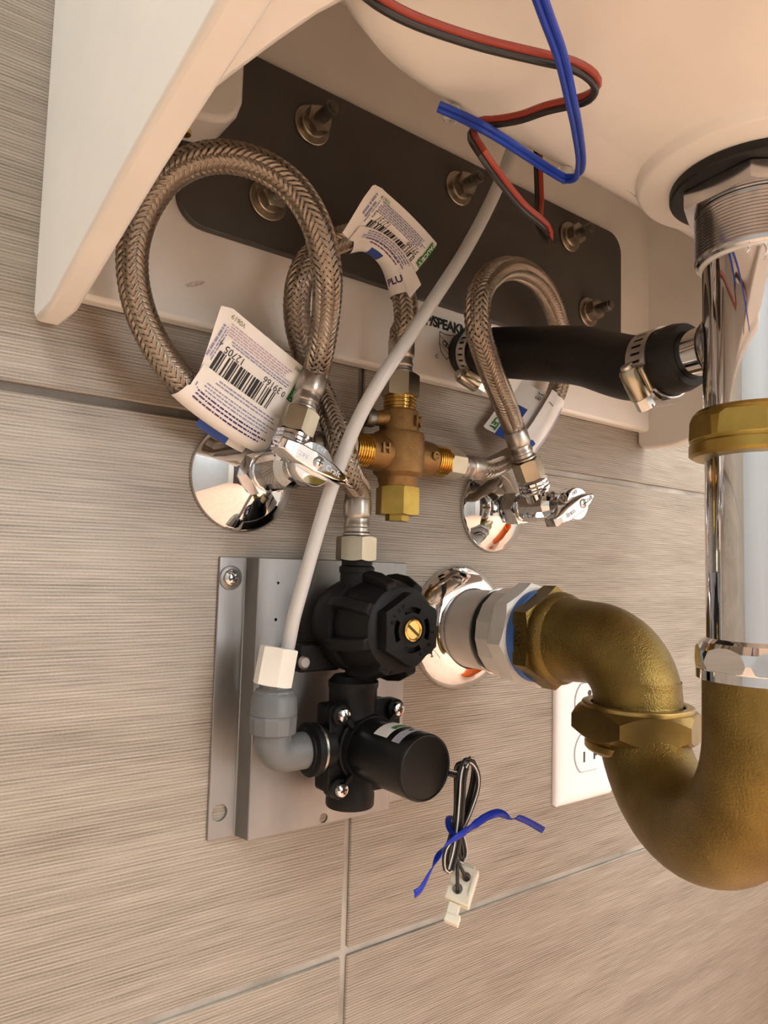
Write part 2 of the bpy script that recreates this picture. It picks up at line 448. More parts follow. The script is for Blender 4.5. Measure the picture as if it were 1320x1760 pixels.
# front apron with its curved inner edge
def lip_z(o): return .7130 + (o-.034)*.181
na = 40; pin = []; pout = []
edge = [(0, .160), (.002, .169), (.005, .1790), (.010, .1945), (.0149, .208), (.0198, .2178), (.0248, .2268), (.031, .2360), (.040, .2465), (.055, .2590), (.075, .2710), (.10, .2810), (.14, .2890), (.19, .2940)]
edge = [(XL+TH+x, o) for x, o in edge]
pin = edge + [(XM, .2955)] + [(2*XM-x, o) for x, o in reversed(edge)]
na = len(pin)-1
for x, o in pin:
    t = (x-XM)/(XM-XL-TH)
    if abs(t) > .9: k = (1-abs(t))/.1; pout.append((math.copysign(1, t)*(XM-XL-.002)+XM if k < 1 else x, .155+.197*min(1, k)))
    else: pout.append((x, .352))
mb = MB()
ib = [V((x, -o, lip_z(o)+.0052)) for x, o in pin]; it = [V((x, -o, .955)) for x, o in pin]
ob = [V((x, -o, lip_z(o)+.0052)) for x, o in pout]; ot = [V((x, -o, .955)) for x, o in pout]
v = ib+it+ot+ob; n = na+1; f = []
for i in range(na):
    for a, b in ((0, 1), (1, 2), (2, 3), (3, 0)):
        f.append((a*n+i, a*n+i+1, b*n+i+1, b*n+i))
f += [(0, n, 2*n, 3*n), (na, n+na, 2*n+na, 3*n+na)]
mb.add(v, f).build('front_apron', P_, sink, angle=50, bevel=.003)
# basin: rounded shell hanging from the deck
def sup(cx, co, a, b, n, seg=72):
    out = []
    for k in range(seg):
        t = 2*PI*k/seg; c, s = math.cos(t), math.sin(t)
        out.append((cx + a*math.copysign(abs(c)**(2/n), c), co + b*math.copysign(abs(s)**(2/n), s)))
    return out
BCX, BCO = XM, .250
rings = []
for a, b, z, n in ((.228, .096, .952, 8), (.225, .092, .900, 8), (.222, .087, .850, 8), (.218, .0830, .820, 8), (.214, .0800, .800, 8),
                   (.208, .0772, .7835, 8), (.200, .0735, .7752, 8), (.188, .0675, .7714, 7), (.10, .040, .7702, 2.6), (.056, .052, .7702, 2.0)):
    if a == .056: ring = [(DRX+.050*math.cos(2*PI*k/72), DRO+.046*math.sin(2*PI*k/72)) for k in range(72)]
    elif a == .10: ring = [(lerp(p[0], DRX+.07*math.cos(2*PI*k/72), .5), lerp(p[1], DRO+.049*math.sin(2*PI*k/72), .5)) for k, p in enumerate(sup(BCX, BCO, .15, .058, 3.5))]
    else: ring = sup(BCX, BCO, a, b, n)
    rings.append([V((x, -o, z)) for x, o in ring])
mb = MB()
boss = [[V((DRX+r*math.cos(2*PI*k/72), -DRO-r*math.sin(2*PI*k/72), z)) for k in range(72)] for r, z in ((.0478, .7690), (.0468, .7665), (.0452, .7655), (.022, .7655), (.022, .775))]
rings += boss
inner = [[V((BCX+(p.x-BCX)*.95, -BCO+(p.y+BCO)*.93, p.z+.009)) for p in R_] for R_ in (rings[7], rings[6], rings[4], rings[2], rings[0])]
rings += [[V((DRX+.022*math.cos(2*PI*k/72), -DRO-.022*math.sin(2*PI*k/72), .780)) for k in range(72)]] + inner
for R_ in rings: mb.v += R_
for i in range(len(rings)-1):
    for k in range(72):
        k2 = (k+1) % 72; mb.f.append((i*72+k, i*72+k2, (i+1)*72+k2, (i+1)*72+k))
mb.build('basin', P_, sink, angle=60)
mb = MB(); top = sup(BCX, BCO, .222, .094, 4.5)
def to_rect(x, o):
    dx, do = x-XM, o-.176; s_ = min((.2513/abs(dx)) if abs(dx) > 1e-6 else 9e9, (.176/abs(do)) if abs(do) > 1e-6 else 9e9); return XM+dx*s_, .176+do*s_
v = []
rect = [to_rect(x, o) for x, o in top]
for cxn, con in ((XL, 0), (XR, 0), (XL, .352), (XR, .352)):
    j = min(range(72), key=lambda k: (rect[k][0]-cxn)**2+(rect[k][1]-con)**2); rect[j] = (cxn, con)
for z in (.950, .972):
    v += [V((x, -o, z)) for x, o in top] + [V((x, -o-.0002, z)) for x, o in rect]
f = []
for k in range(72):
    k2 = (k+1) % 72
    f += [(k, k2, 72+k2, 72+k), (144+k, 216+k, 216+k2, 144+k2), (k, 144+k, 144+k2, k2), (72+k, 72+k2, 216+k2, 216+k)]
mb.add(v, f).build('deck', P_, sink, smooth=False)
# corner block behind the left side panel, with its brass insert
blk = MB()
bx0, bx1 = XL+TH-.001, .1515
zb0 = .8195
for o0, o1 in ((.0167, .0440),):
    poly = [(bx0, zb0-.0045), (.118, zb0-.0030), (.136, zb0), (.144, zb0+.003), (.149, zb0+.008), (bx1, zb0+.016), (bx1, .949), (bx0, .949)]
    n = len(poly)
    v = [V((x, -o, z)) for o in (o0, o1) for x, z in poly]
    blk.add(v, [tuple(range(n)), tuple(range(2*n-1, n-1, -1))] + [(i, n+i, n+(i+1) % n, (i+1) % n) for i in range(n)])
cb = blk.build('corner_block', P_, sink, bevel=.003, bseg=3)
c = at_z(318, 230, zb0-.0034)
MB().ring(.0016, .0030, -.0016, .0004, frame(c, (0, 0, -1)), 24).build('insert', MATS['gold'], cb)
MB().lathe([(.0016, -.0012), (.0016, -.001)], frame(c, (0, 0, -1)), 16).build('insert_hole', MATS['slot_dark'], cb)
# print on the back panel
pc = at(725, 549, .0117)
m = frame(at(763, 560, .0118), OUT, XX)
text('P/SPEAKMAN', .0096, frame(at(731, 549, .0118), OUT, XX), MATS['ink_black'], 'lettering', bp_, depth=.00008, bold=.00036, align='LEFT', space=.90)
sh = at(768, 595, .0118); k = .0001
mb = MB()
sp = [(-.0066, .0088), (-.002, .0078), (.002, .0078), (.0066, .0088), (.0066, 0), (.0045, -.0055), (0, -.0092), (-.0045, -.0055), (-.0066, 0)]
mb.tube([sh+V((x, 0, z)) for x, z in sp+sp[:1]], .00028, 4)
mb.tube([sh+V((-.0062, 0, .0062)), sh+V((.006, 0, -.0012))], .00022, 4)
mb.tube([sh+V((-.0063, 0, .0005)), sh+V((.0035, 0, -.0062))], .00022, 4)
mb.build('shield_mark', MATS['ink_black'], bp_)
text('CEC', .0046, frame(sh+V((-.0003, 0, .0002)), OUT, V((1, 0, -.55))), MATS['ink_black'], 'lettering', bp_, depth=.00006, bold=.0001)
text('C', .0036, frame(sh+V((-.0085, 0, -.0088)), OUT, XX), MATS['ink_black'], 'lettering', bp_, depth=.00006)
# pencil smudge on the panel
MB().lathe([(.0062, 0), (.0062, .00005)], frame(at(335, 488, .0118), OUT, V((1, 0, .45))) @ Matrix.Diagonal((1, .22, 1, 1)), 20).build('smudge', mat('smudge', (.42, .37, .31), .7, 0, 700, 0, col2=(.70, .64, .57)), bp_)

# ------------------------------------------------------------------ dark mounting plate and its bolts
PO = .0165                                 # face of the plate
plate = thing('mounting_plate', 'dark grey steel mounting plate bolted to the sink back', 'mounting plate', (XM, -.0165, .80))
def rrect(x0, x1, z0, z1, r, n=8):
    out = []
    for cx, cz, a0 in ((x1-r, z1-r, 0), (x0+r, z1-r, 90), (x0+r, z0+r, 180), (x1-r, z0+r, 270)):
        for k in range(n+1):
            a = rad(a0+90*k/n); out.append((cx+r*math.cos(a), cz+r*math.sin(a)))
    return out
c0, c1 = at(305, 355, PO), at(1068, 470, PO)
zt, zb_ = at(450, 100, PO).z, at(560, 459, PO).z
MB().prism([(x, z) for x, z in rrect(c0.x, c1.x, zb_, zt, .016)], 0, .0048, frame((0, -.0117, 0), OUT, XX)).build('steel_plate', MATS['plate_grey'], plate, bevel=.0007)
def thread(r, h0, h1, pitch, depth):
    n = max(2, int((h1-h0)/pitch)); out = []
    for i in range(n):
        z = h0+(h1-h0)*i/n; p = (h1-h0)/n
        out += [(r, z+p*.1), (r, z+p*.4), (r-depth, z+p*.62), (r-depth, z+p*.9)]
    return out
for (px, py), tip in (((535, 217), .024), ((787, 325), .022), ((978, 408), .022), ((460, 345), .020), ((1010, 537), .022)):
    c = at(px, py, PO); fr = frame(c, OUT, XX)
    b = MB().lathe(thread(.0040, 0, tip, .0016, .0009)+[(.0030, tip+.0006)], fr, 24).build('bolt', MATS['bolt_dark'], plate)
    MB().lathe([(.0114, .0), (.0117, .0004), (.0117, .0014), (.0112, .0018)], fr, 36).build('washer', MATS['bolt_steel'], b)
    MB().lathe([(.0078, .0018), (.0081, .0022), (.0081, .0036), (.0077, .0040)], fr, 36).build('lock_washer', MATS['bolt_steel'], b)
    MB().hexnut(.0072, .0040, .0105, fr, a0=random.random()).build('nut', MATS['bolt_steel'], b, angle=30)

# ------------------------------------------------------------------ drain, tailpiece, trap
AX = V((DRX, -DRO, 0))
def dz(py): return z_on(DRX, DRO, py)
fr = frame(AX, UP, XX)
dr = thing('sink_drain', 'polished sink drain with black gasket and fine threads under the basin', 'sink drain', (DRX, -DRO, .765))
MB().ring(.0215, .0340, .7608, .7656, fr, 64).build('gasket', MATS['rubber'], dr, bevel=.001)
MB().hexnut(.0262, .7528, .7606, fr, a0=rad(22), k=.12, hole=.0215).build('locknut', MATS['chrome_worn'], dr, angle=30)
MB().lathe([(.0226, .7306), (.0236, .7314)]+thread(.0241, .7325, .7520, .0013, .0006)+[(.0235, .7525)], fr, 64).build('threaded_body', MATS['chrome_worn'], dr, angle=25)
MB().ring(.0211, .0224, .7298, .7307, fr, 48).build('tape_ring', MATS['thread_tape'], dr)
for k, (a, l) in enumerate(((212, .006), (228, .004), (196, .0035))):
    p = AX + V((.0222*math.cos(rad(a)), .0222*math.sin(rad(a)), .7302))
    MB().tube(spline([p, p+V((.0004, -.0008, -l*.4)), p+V((-.0008, -.0012, -l*.8)), p+V((-.0012, -.0006, -l))], 5), .00025, 5).build('tape_thread', MATS['thread_tape'], dr)

tp = thing('drain_tailpiece', 'chrome drain tailpiece with side branch and brass slip nut', 'drain pipe', (DRX, -DRO, .56))
MB().lathe([(.0212, .6605), (.0212, .7310)], fr, 64).build('upper_tube', MATS['chrome'], tp)
MB().lathe([(.0207, .5660), (.0207, .6600)], fr, 64).build('lower_tube', MATS['chrome'], tp)
def slipnut(mb, r, z0, z1, flats, a0=0):
    """rounded slip nut: ring, shallow flats cut in its waist"""
    h = z1-z0
    def shp(a, rr):
        return rr
    mb.lathe([(r*.94, z0), (r, z0+h*.06), (r, z0+h*.26), (r*.985, z0+h*.30), (r*.985, z0+h*.34), (r*1.0, z0+h*.40), (r*.99, z0+h*.78), (r*.955, z0+h*.92), (r*.90, z1), (r*.74, z1)], fr, 64)
    return mb
sn = slipnut(MB(), .0268, .6495, .6685, 8).build('slip_nut', MATS['brass_yellow'], tp)
cutters = []
for k in range(8):
    a = 2*PI*k/8 + rad(12); dirv = V((math.cos(a), math.sin(a), 0))
    m_ = frame(AX + dirv*.0252 + UP*.6618, dirv, UP)
    cutters.append(MB().box((-.0052, -.012, 0), (.0042, .012, .01), m_))
cut(sn, cutters)
sn.data.polygons.foreach_set('use_smooth', [True]*len(sn.data.polygons)); sn.data.set_sharp_from_angle(angle=rad(8))
# branch towards the wall
HB = at(800, 612, .028)                    # hose end at the back panel
b0 = V((DRX, -DRO, at(1165, 624, .188).z)); b1 = V((HB.x, HB.y, HB.z))
br_dir = V((b1.x-b0.x, b1.y-b0.y, 0)).normalized()
fb = frame(b0, br_dir, UP)
MB().lathe([(.0108, .0150), (.0108, .0560)], fb, 40).build('branch', MATS['chrome'], tp)
MB().lathe([(.0142, .0165), (.0140, .0188), (.0125, .0212), (.0110, .0222)], fb, 40).build('branch_collar', MATS['chrome_worn'], tp)

# rubber hose from the branch to the back of the sink
rh = thing('rubber_hose', 'thick black rubber hose between chrome tailpiece and sink back', 'hose', b0+br_dir*.04)
hp = [b0+br_dir*.0330, b0+br_dir*.060+UP*.000, at(1000, 612, .128), at(900, 607, .078), at(850, 606, .050), at(822, 607, .032), at(806, 608, .0150)]
HP = spline(hp, 10, .004)
rr = [.0158]*len(HP); rr[0] = .0146; rr[1] = .0157
mb = MB(); mb.tube(HP, rr, 32, cap=False)
T, N = path_frames(HP)
mb.build('hose_wall', MATS['rubber_worn'], rh)
MB().ring(.0110, .0147, -.0002, .004, frame(HP[0], T[0], UP), 40).build('hose_mouth', MATS['rubber'], rh, bevel=.0006)
MB().lathe([(.0112, -.014), (.0112, .012)], frame(HP[-1], T[-1], UP), 32).build('spigot', MATS['chrome_worn'], rh)
# worm-drive clamps
def clamp(idx, label, spin, flip):
    c, t = HP[idx], T[idx]; fr_ = frame(c, t, UP) @ Matrix.Rotation(spin, 4, 'Z')
    k = thing('hose_clamp', label, 'hose clamp', c, 'worm-drive hose clamps')
    r0 = .01605
    seg = 28; mb = MB()
    wdt = .0055
    # band drawn as two rails and cross bars so that the slots are open
    for s0, s1 in ((-wdt, -wdt*.48), (wdt*.48, wdt)):
        mb.lathe([(r0, s0), (r0+.0008, s0), (r0+.0008, s1), (r0, s1), (r0, s0)], fr_, 64, cap=False)
    for i in range(seg*1):
        a = 2*PI*i/seg
        m_ = fr_ @ Matrix.Rotation(a, 4, 'Z')
        mb.box((r0, -.00125, -wdt*.48), (r0+.00075, .00125, wdt*.48), m_)
    mb.build('band', MATS['steel'], k, angle=30)
    # screw housing tangent to the band
    m_ = fr_ @ Matrix.Translation((r0+.0042, 0, 0))
    hx = frame(m_ @ V((0, 0, 0)), (m_.to_3x3() @ V((0, flip, 0))), m_.to_3x3() @ V((1, 0, 0)))
    MB().lathe([(.0040, -.0085), (.0046, -.0075), (.0048, -.002), (.0048, .0060), (.0044, .0066)], hx, 28, shape=lambda a, r: r*(1.0 if abs(math.sin(a)) < .8 else 1.02)).build('housing', MATS['nickel'], k)
    MB().box((-.0052, -.0060, -.0070), (-.0012, .0060, .0055), hx).build('saddle', MATS['nickel'], k, bevel=.0008)
    MB().lathe([(.0024, -.0105), (.0030, -.0100), (.0030, -.0085)], hx, 20).build('worm_tip', MATS['steel'], k)
    s_ = MB().hexnut(.0036, .0066, .0122, hx, k=.4).build('screw_head', MATS['steel'], k, angle=30)
    cut(s_, [MB().box((-.0005, -.006, .0108), (.0005, .006, .014), hx)])
    # loose end of the band
    tail = []
    for i in range(9):
        a = flip*(.25+1.1*i/8); q = r0+.0012+.0018*(i/8)
        tail.append(fr_ @ V((q*math.cos(a), q*math.sin(a), .0015)))
    if not flip: tail = tail[:2]
    MB().tube(tail, .0048, 8, flat=.10, hint=(fr_.to_3x3() @ V((1, 0, 0)))).build('band_end', MATS['steel'], k)
n_ = len(HP)
def near(px, py):
    best = min(range(n_), key=lambda i: abs((CAM + ray(px, py)*((HP[i]-CAM).dot(FWD))) - HP[i]) if False else ((HP[i]-CAM).normalized()-ray(px, py).normalized()).length); return best
clamp(near(1130, 608), 'steel worm clamp on the rubber hose beside the chrome tailpiece', rad(-127), -1)
clamp(near(826, 607), 'steel worm clamp at the sink end of the rubber hose', rad(-160), -1)

# P-trap in cast brass
LX, LO, AZ = .349, .140, .5623            # centre of the wall-side leg, height of the trap arm
tr = thing('p_trap', 'cast brass P-trap with large union nut and elbow', 'drain trap', (.323, -.186, .46))
legR = V((DRX, -DRO, 0)); legL = V((LX, -LO, 0)); hd = (legL-legR); c2c = hd.length; hd.normalize(); RU = c2c/2
zc = z_on(.323, .186, 1506) + RU + .0222
mid = (legR+legL)/2
pts = [legR+UP*.5640, legR+UP*(zc+.01)] + [mid + UP*zc - hd*(RU*math.cos(a)) - UP*(RU*math.sin(a)) for a in [PI*i/28 for i in range(29)]] + [legL+UP*(zc+.006), legL+UP*(z_on(LX, LO, 1285))]
npt = len(pts)
MB().tube(pts, [.0224]*npt, 48, hint=(-hd.y, hd.x, 0)).build('u_bend', MATS['brass_cast'], tr)
frn = frame(legL, UP, XX)
zu = lambda y: z_on(LX, LO, y)
MB().lathe([(.0226, zu(1296)), (.0262, zu(1290)), (.0272, zu(1286)), (.0272, zu(1276)), (.0256, zu(1273)), (.0256, zu(1266)), (.0282, zu(1262))], frn, 56, cap=False).build('nut_skirt', MATS['brass_nut'], tr)
MB().hexnut(.0302, zu(1266), zu(1216), frn, n=6, a0=rad(20), k=.9, hole=.0242).build('union_nut', MATS['brass_nut'], tr, angle=28)
MB().ring(.0242, .0288, zu(1218), zu(1208), frn, 48).build('nut_rim', MATS['brass_nut'], tr, bevel=.0008)
# elbow: hub on the trap arm, bend, spigot into the union nut
Rb = .0285
arm = V((LX, 0, AZ))
pts = [arm+OUT*.088, arm+OUT*.096, arm+OUT*(LO-Rb)]
for i in range(1, 15):
    a = PI/2*i/14; pts.append(arm + OUT*(LO-Rb+Rb*math.sin(a)) - UP*(Rb*(1-math.cos(a))))
pts += [V((LX, -LO, zu(1235)))]
MB().tube(pts, [.0262, .0242]+[.0230]*(len(pts)-3)+[.0226], 44, hint=(1, 0, 0)).build('elbow', MATS['brass_cast'], tr)
fa = frame(arm, OUT, XX)
hub = MB().hexnut(.0268, .0740, .0860, fa, a0=rad(30), k=.3).build('elbow_hub', MATS['brass_cast'], tr, angle=28)
MB().lathe([(.0268, .0855), (.0276, .0880), (.0268, .0915), (.0245, .0940)], fa, 48, cap=False).build('elbow_bead', MATS['brass_cast'], tr)
text('AB&A', .0085, frame(V((LX-.0268, -.0797, AZ-.001)), (-1, 0, 0), UP), MATS['brass_cast'], 'lettering', hub, depth=.0009, bold=.0002)
# chrome slip nut where the tailpiece enters
z0, z1 = .5600, .5765
mb = MB().lathe([(.0236, z0), (.0246, z0+.0006), (.0246, z0+.0042), (.0252, z0+.0050), (.0256, z0+.0078), (.0250, z0+.0120), (.0232, z0+.0150), (.0212, z1), (.0206, z1)], fr, 64)
sn = mb.build('slip_nut', MATS['chrome'], tr, angle=25)
cs = []
for k in range(8):
    a = 2*PI*k/8 + rad(-8); dv = V((math.cos(a), math.sin(a), 0)); cs.append(MB().box((-.0040, -.012, 0), (.0062, .012, .01), frame(AX + dv*.0240 + UP*(z0+.0085), dv, UP)))
cut(sn, cs); sn.data.polygons.foreach_set('use_smooth', [True]*len(sn.data.polygons)); sn.data.set_sharp_from_angle(angle=rad(8))

# white trap arm out of the wall
ta = thing('trap_adapter', 'white plastic drain adapter between wall flange and brass elbow', 'pipe', (LX, -.01, AZ))
MB().lathe([(.0262, .004), (.0262, .0395), (.0250, .0405)], fa, 48).build('wall_pipe', MATS['pvc'], ta)
MB().lathe([(.0253, .0400), (.0266, .0405), (.0266, .0440), (.0253, .0445)], fa, 48).build('black_ring', MATS['rubber'], ta)  # plain black ring between pipe end and coupling
MB().lathe([(.0262, .0385), (.0278, .0390), (.0278, .0402), (.0262, .0406)], fa, 48).build('chrome_rim', MATS['chrome_worn'], ta)
MB().lathe([(.0270, .0440), (.0284, .0448), (.0288, .0500), (.0286, .0600)], fa, 16, a0=.1).build('coupling', MATS['pvc_coupling'], ta, angle=10)
MB().hexnut(.0300, .0590, .0705, fa, n=8, a0=rad(8), k=.6, both=False).build('coupling_flange', MATS['pvc_coupling'], ta, angle=25)
MB().lathe([(.0280, .0700), (.0280, .0760)], fa, 48).build('sealing_tape', MATS['blue_tape'], ta)
fl = thing('drain_flange', 'polished chrome flange on the wall around the white drain pipe', 'flange', (LX, 0, AZ))
MB().lathe([(.0270, .0145), (.0300, .0140), (.0345, .0115), (.0390, .0075), (.0418, .0040), (.0428, .0022), (.0428, .0003)], fa, 72, cap=False).build('escutcheon', MATS['chrome'], fl)

# ------------------------------------------------------------------ stop valves
def stop_valve(S, out_dir, lev_a, lev_b, label, nut_o=.046):
    t = thing('stop_valve', label, 'water valve', S, 'chrome stop valves on the wall')
    f_ = frame(S, OUT, XX); C_ = MATS['chrome']
    MB().lathe([(.0100, .0165), (.0120, .0160), (.0165, .0135), (.0215, .0105), (.0260, .0072), (.0290, .0042), (.0308, .0030), (.0312, .0020), (.0312, .0003)], f_, 72, cap=False).build('escutcheon', C_, t)
    MB().hexnut(.0108, .0180, .0300, f_, a0=rad(10), k=.5).build('compression_nut', C_, t, angle=28)
    MB().lathe([(.0082, .0165), (.0082, .018)], f_, 32).build('inlet', C_, t)
    MB().lathe([(.0094, .0300), (.0100, .0306), (.0100, .0318), (.0092, .0324), (.0098, .0332), (.0104, .0340), (.0104, .0540), (.0092, .0565), (.0078, .0590), (.0070, .0670)], f_, 16, a0=.1).build('body', C_, t, angle=18)
    od = V(out_dir).normalized(); fo = frame(S+OUT*nut_o, od, OUT)
    MB().lathe([(.0085, .004), (.0085, .0115), (.0102, .0118), (.0105, .0128), (.0105, .0140), (.0092, .0144), (.0104, .0150), (.0104, .0162), (.0092, .0168), (.0100, .0174), (.0100, .0190)], fo, 36).build('outlet', C_, t)
    # lever handle: round off-stop disc and tapered bar
    ho = .0640
    fh = frame(S, OUT, (lev_b-lev_a))
    h = MB().lathe([(.0066, .0635), (.0098, .0665), (.0112, .0690), (.0112, .0750), (.0104, .0762)], fh, 40, shape=lambda a, r: r*(1+.04*math.cos(2*a))).build('handle', C_, t)
    L1, L2 = (lev_a-S).dot(fh.to_3x3() @ V((1, 0, 0))), (lev_b-S).dot(fh.to_3x3() @ V((1, 0, 0)))
    def bar(zlo, zhi, g):
        w = .0046*g
        return [(L1*g, -w*.55), (L1*.6*g, -w*.92), (0, -w), (L2*.55*g, -w*.72), (L2*.92*g, -w*.30), (L2*g, 0), (L2*.92*g, w*.30), (L2*.55*g, w*.72), (0, w), (L1*.6*g, w*.92), (L1*g, w*.55)]
    lo, hi = bar(0, 0, 1.12), bar(0, 0, .96)
    n = len(lo); mb = MB()
    mb.add([fh @ V((x, y, .0705)) for x, y in lo] + [fh @ V((x, y, .0785)) for x, y in lo] + [fh @ V((x, y, .0802)) for x, y in hi],
           [tuple(reversed(range(n))), tuple(range(2*n, 3*n))] + [(r*n+i, r*n+(i+1) % n, (r+1)*n+(i+1) % n, (r+1)*n+i) for r in (0, 1) for i in range(n)])
    lv = mb.build('lever', C_, t, bevel=.0005)
    s_ = MB().lathe([(.0030, .0798), (.0030, .0806), (.0022, .0812), (.0010, .0814)], fh, 24).build('screw', MATS['steel'], lv)
    mx = MB().box((-.0018, -.0003, .0811), (.0018, .0003, .08155), fh).box((-.0003, -.0018, .0811), (.0003, .0018, .08155), fh).build('screw_slot', MATS['slot_dark'], lv)
    e = fh.to_3x3() @ V((1, 0, 0))
    wd = MATS['etched']
    text('Brass', .0044, frame(S+OUT*.0803+e*(L1*.55), OUT, e), wd, 'lettering', lv, depth=.00015)
    text('Craft', .0042, frame(S+OUT*.0803+e*(L2*.47), OUT, e), wd, 'lettering', lv, depth=.00015)
    text('OFF', .0032, frame(S+OUT*.0763+fh.to_3x3() @ V((.0005, .0078, 0)), OUT, e), wd, 'lettering', h, depth=.00015)
    return S+OUT*nut_o, od
SL = at(417, 820, 0); SR = at(846, 876, 0)
nutL = at(513, 727, .046); nutR = at(908, 806, .046)
aL, dL = stop_valve(SL, nutL-(SL+OUT*.046), at(487, 768, .079), at(594, 832, .079), 'chrome stop valve with lever beside the metal bracket, under the large hose loop')
aR, dR = stop_valve(SR, nutR-(SR+OUT*.046), at(955, 880, .079), at(1014, 836, .079), 'smaller chrome stop valve between brass mixing valve and brass trap')

# ------------------------------------------------------------------ brass mixing valve
MO = .042
mc = at(685, 783, MO)
mv = thing('mixing_valve', 'bronze tee-shaped mixing valve with threaded brass ports', 'water valve', (mc.x, -MO, mc.z))
fm = frame(mc, UP, XX); BZ = MATS['bronze']
zm = lambda y: z_on(mc.x, MO, y)-mc.z
MB().lathe([(.0108, zm(838)), (.0112, zm(832)), (.0118, zm(826)), (.0118, zm(822)), (.0145, zm(814)), (.0152, zm(800)), (.0152, zm(752)), (.0146, zm(746)), (.0118, zm(744)), (.0116, zm(718)), (.0112, zm(709)), (.0100, zm(706))], fm, 40).build('body', BZ, mv, angle=30)
fx = frame(mc, XX, UP)
MB().lathe([(.0092, -.0240), (.0098, -.0235), (.0108, -.0150), (.0112, .0150), (.0106, .0235), (.0092, .0250)], fx, 36).build('cross_arm', BZ, mv)
MB().lathe(thread(.0096, -.0345, -.0225, .0016, .0008), fx, 36).build('inlet_thread', MATS['brass_thread'], mv, angle=25)
MB().lathe(thread(.0096, .0235, .0355, .0016, .0008), fx, 36).build('inlet_thread', MATS['brass_thread'], mv, angle=25)
MB().lathe(thread(.0098, zm(708), zm(676), .0021, .0008), fm, 36).build('outlet_thread', MATS['brass_thread'], mv, angle=25)
cp_ = MB().hexnut(.0112, zm(886), zm(838), fm, a0=rad(8), k=.25).build('end_cap', MATS['brass_yellow'], mv, angle=28)
MB().hexnut(.0060, zm(896), zm(885), fm, a0=rad(14), k=.3).build('adjuster', MATS['brass_yellow'], cp_, angle=28)
text('H', .0075, frame(mc+V((-.0175, -.0113, .0008)), V((-.15, -1, 0)), XX), BZ, 'lettering', mv, depth=.0008, bold=.0002)
text('C', .0070, frame(mc+V((.0185, -.0113, .0004)), V((.1, -1, 0)), XX), BZ, 'lettering', mv, depth=.0008, bold=.0002)
text('M', .0085, frame(mc+V((.0050, -.0112, zm(728))), V((.35, -1, 0)), XX), BZ, 'lettering', mv, depth=.0008, bold=.0002)
lk = at(622, 716, MO)
lk2 = V((mc.x, -MO, zm(722)+mc.z))
MB().tube([lk2+XX*(-.008), lk2+XX*(-.014)+UP*-.001, lk2+XX*(-.021)+UP*-.002], [.0052, .0046, .0040], 20).build('check_arm', BZ, mv)
MB().lathe([(.0050, 0), (.0056, .001), (.0056, .005), (.0046, .006)], frame(lk2+XX*(-.019)+UP*-.0018, (-1, 0, 0)), 20).build('check_cap', MATS['bolt_dark'], mv)

# ------------------------------------------------------------------ braided supply hoses
HR = .0069
def braid(P, r, parent, name='braid'):
    """24 flat strands woven 2-over-2 along the path"""
    NS = 12; alpha = rad(50); kk = math.tan(alpha)/r
    L = [0]
    for i in range(1, len(P)): L.append(L[-1]+(P[i]-P[i-1]).length)
    T, N_ = path_frames(P); B = [T[i].cross(N_[i]) for i in range(len(P))]
    def fr_at(s):
        lo, hi = 0, len(L)-1
        while hi-lo > 1:
            m_ = (lo+hi)//2
            if L[m_] <= s: lo = m_
            else: hi = m_
        t = (s-L[lo])/(L[hi]-L[lo])
        return P[lo].lerp(P[hi], t), N_[lo].lerp(N_[hi], t), B[lo].lerp(B[hi], t)
    tot = L[-1]; ds = .27/kk; n = int(tot/ds); mb = MB(); amp = .00042
    hw = PI/NS*.93                         # half width of a strand, as an angle
    FR = [fr_at(min(tot, tot*q/n)) for q in range(n+1)]
    for sgn in (1, -1):
        for i in range(NS):
            b0_ = len(mb.v)
            for q in range(n+1):
                s = tot*q/n; ph = 2*PI*i/NS + sgn*s*kk
                p, a, b = FR[q]
                for j, (w_, lift) in enumerate(((-1, -.00034), (-.42, .00008), (.42, .00008), (1, -.00034))):
                    an = ph + w_*.84*PI/NS*math.cos(alpha)**2; sx = -sgn*w_*.84*PI*r/NS*math.cos(alpha)*math.sin(alpha)
                    rr_ = r + sgn*amp*max(-1, min(1, 1.6*math.sin(NS*an/2))) + lift
                    q_ = p + a*(rr_*math.cos(an)) + b*(rr_*math.sin(an)) + T[min(len(P)-1, int(len(P)*q/(n+1)))]*sx
                    mb.uv[len(mb.v)] = ((w_+1)*1.0, s*200); mb.v.append(q_)
            for q in range(n):
                for j in range(3):
                    w0 = b0_+q*4+j; mb.f.append((w0, w0+1, w0+5, w0+4))
    return mb.build(name, MATS['braid'], parent, angle=80)
def fitting(parent, p, d, nut_r=.0086, mat_n='nickel', fer=.021, nut_h=.0135, a0=0.0):
    """nut at p, ferrule along d, returns the point where the braid starts"""
    f_ = frame(p, d)
    MB().hexnut(nut_r, -nut_h/2, nut_h/2, f_, a0=a0, k=.5).build('hose_nut', MATS[mat_n], parent, angle=28)
    z = nut_h/2
    prof = [(.0050, z-.001), (.0066, z+.0002), (.0078, z+.0006), (.0078, z+.0016), (.0068, z+.0026), (.0067, z+.0045), (.0072, z+.0052), (.0072, z+.0068), (.0067, z+.0076), (.0067, z+.0098), (.0074, z+.0106), (.0078, z+.0122), (.0078, z+fer-.001), (.0072, z+fer)]
    MB().lathe(prof, f_, 36, shape=lambda a, r: r*(1-.018*max(0, math.cos(6*a)))).build('ferrule', MATS['ferrule'], parent)
    return V(p) + V(d).normalized()*(z+fer-.003)
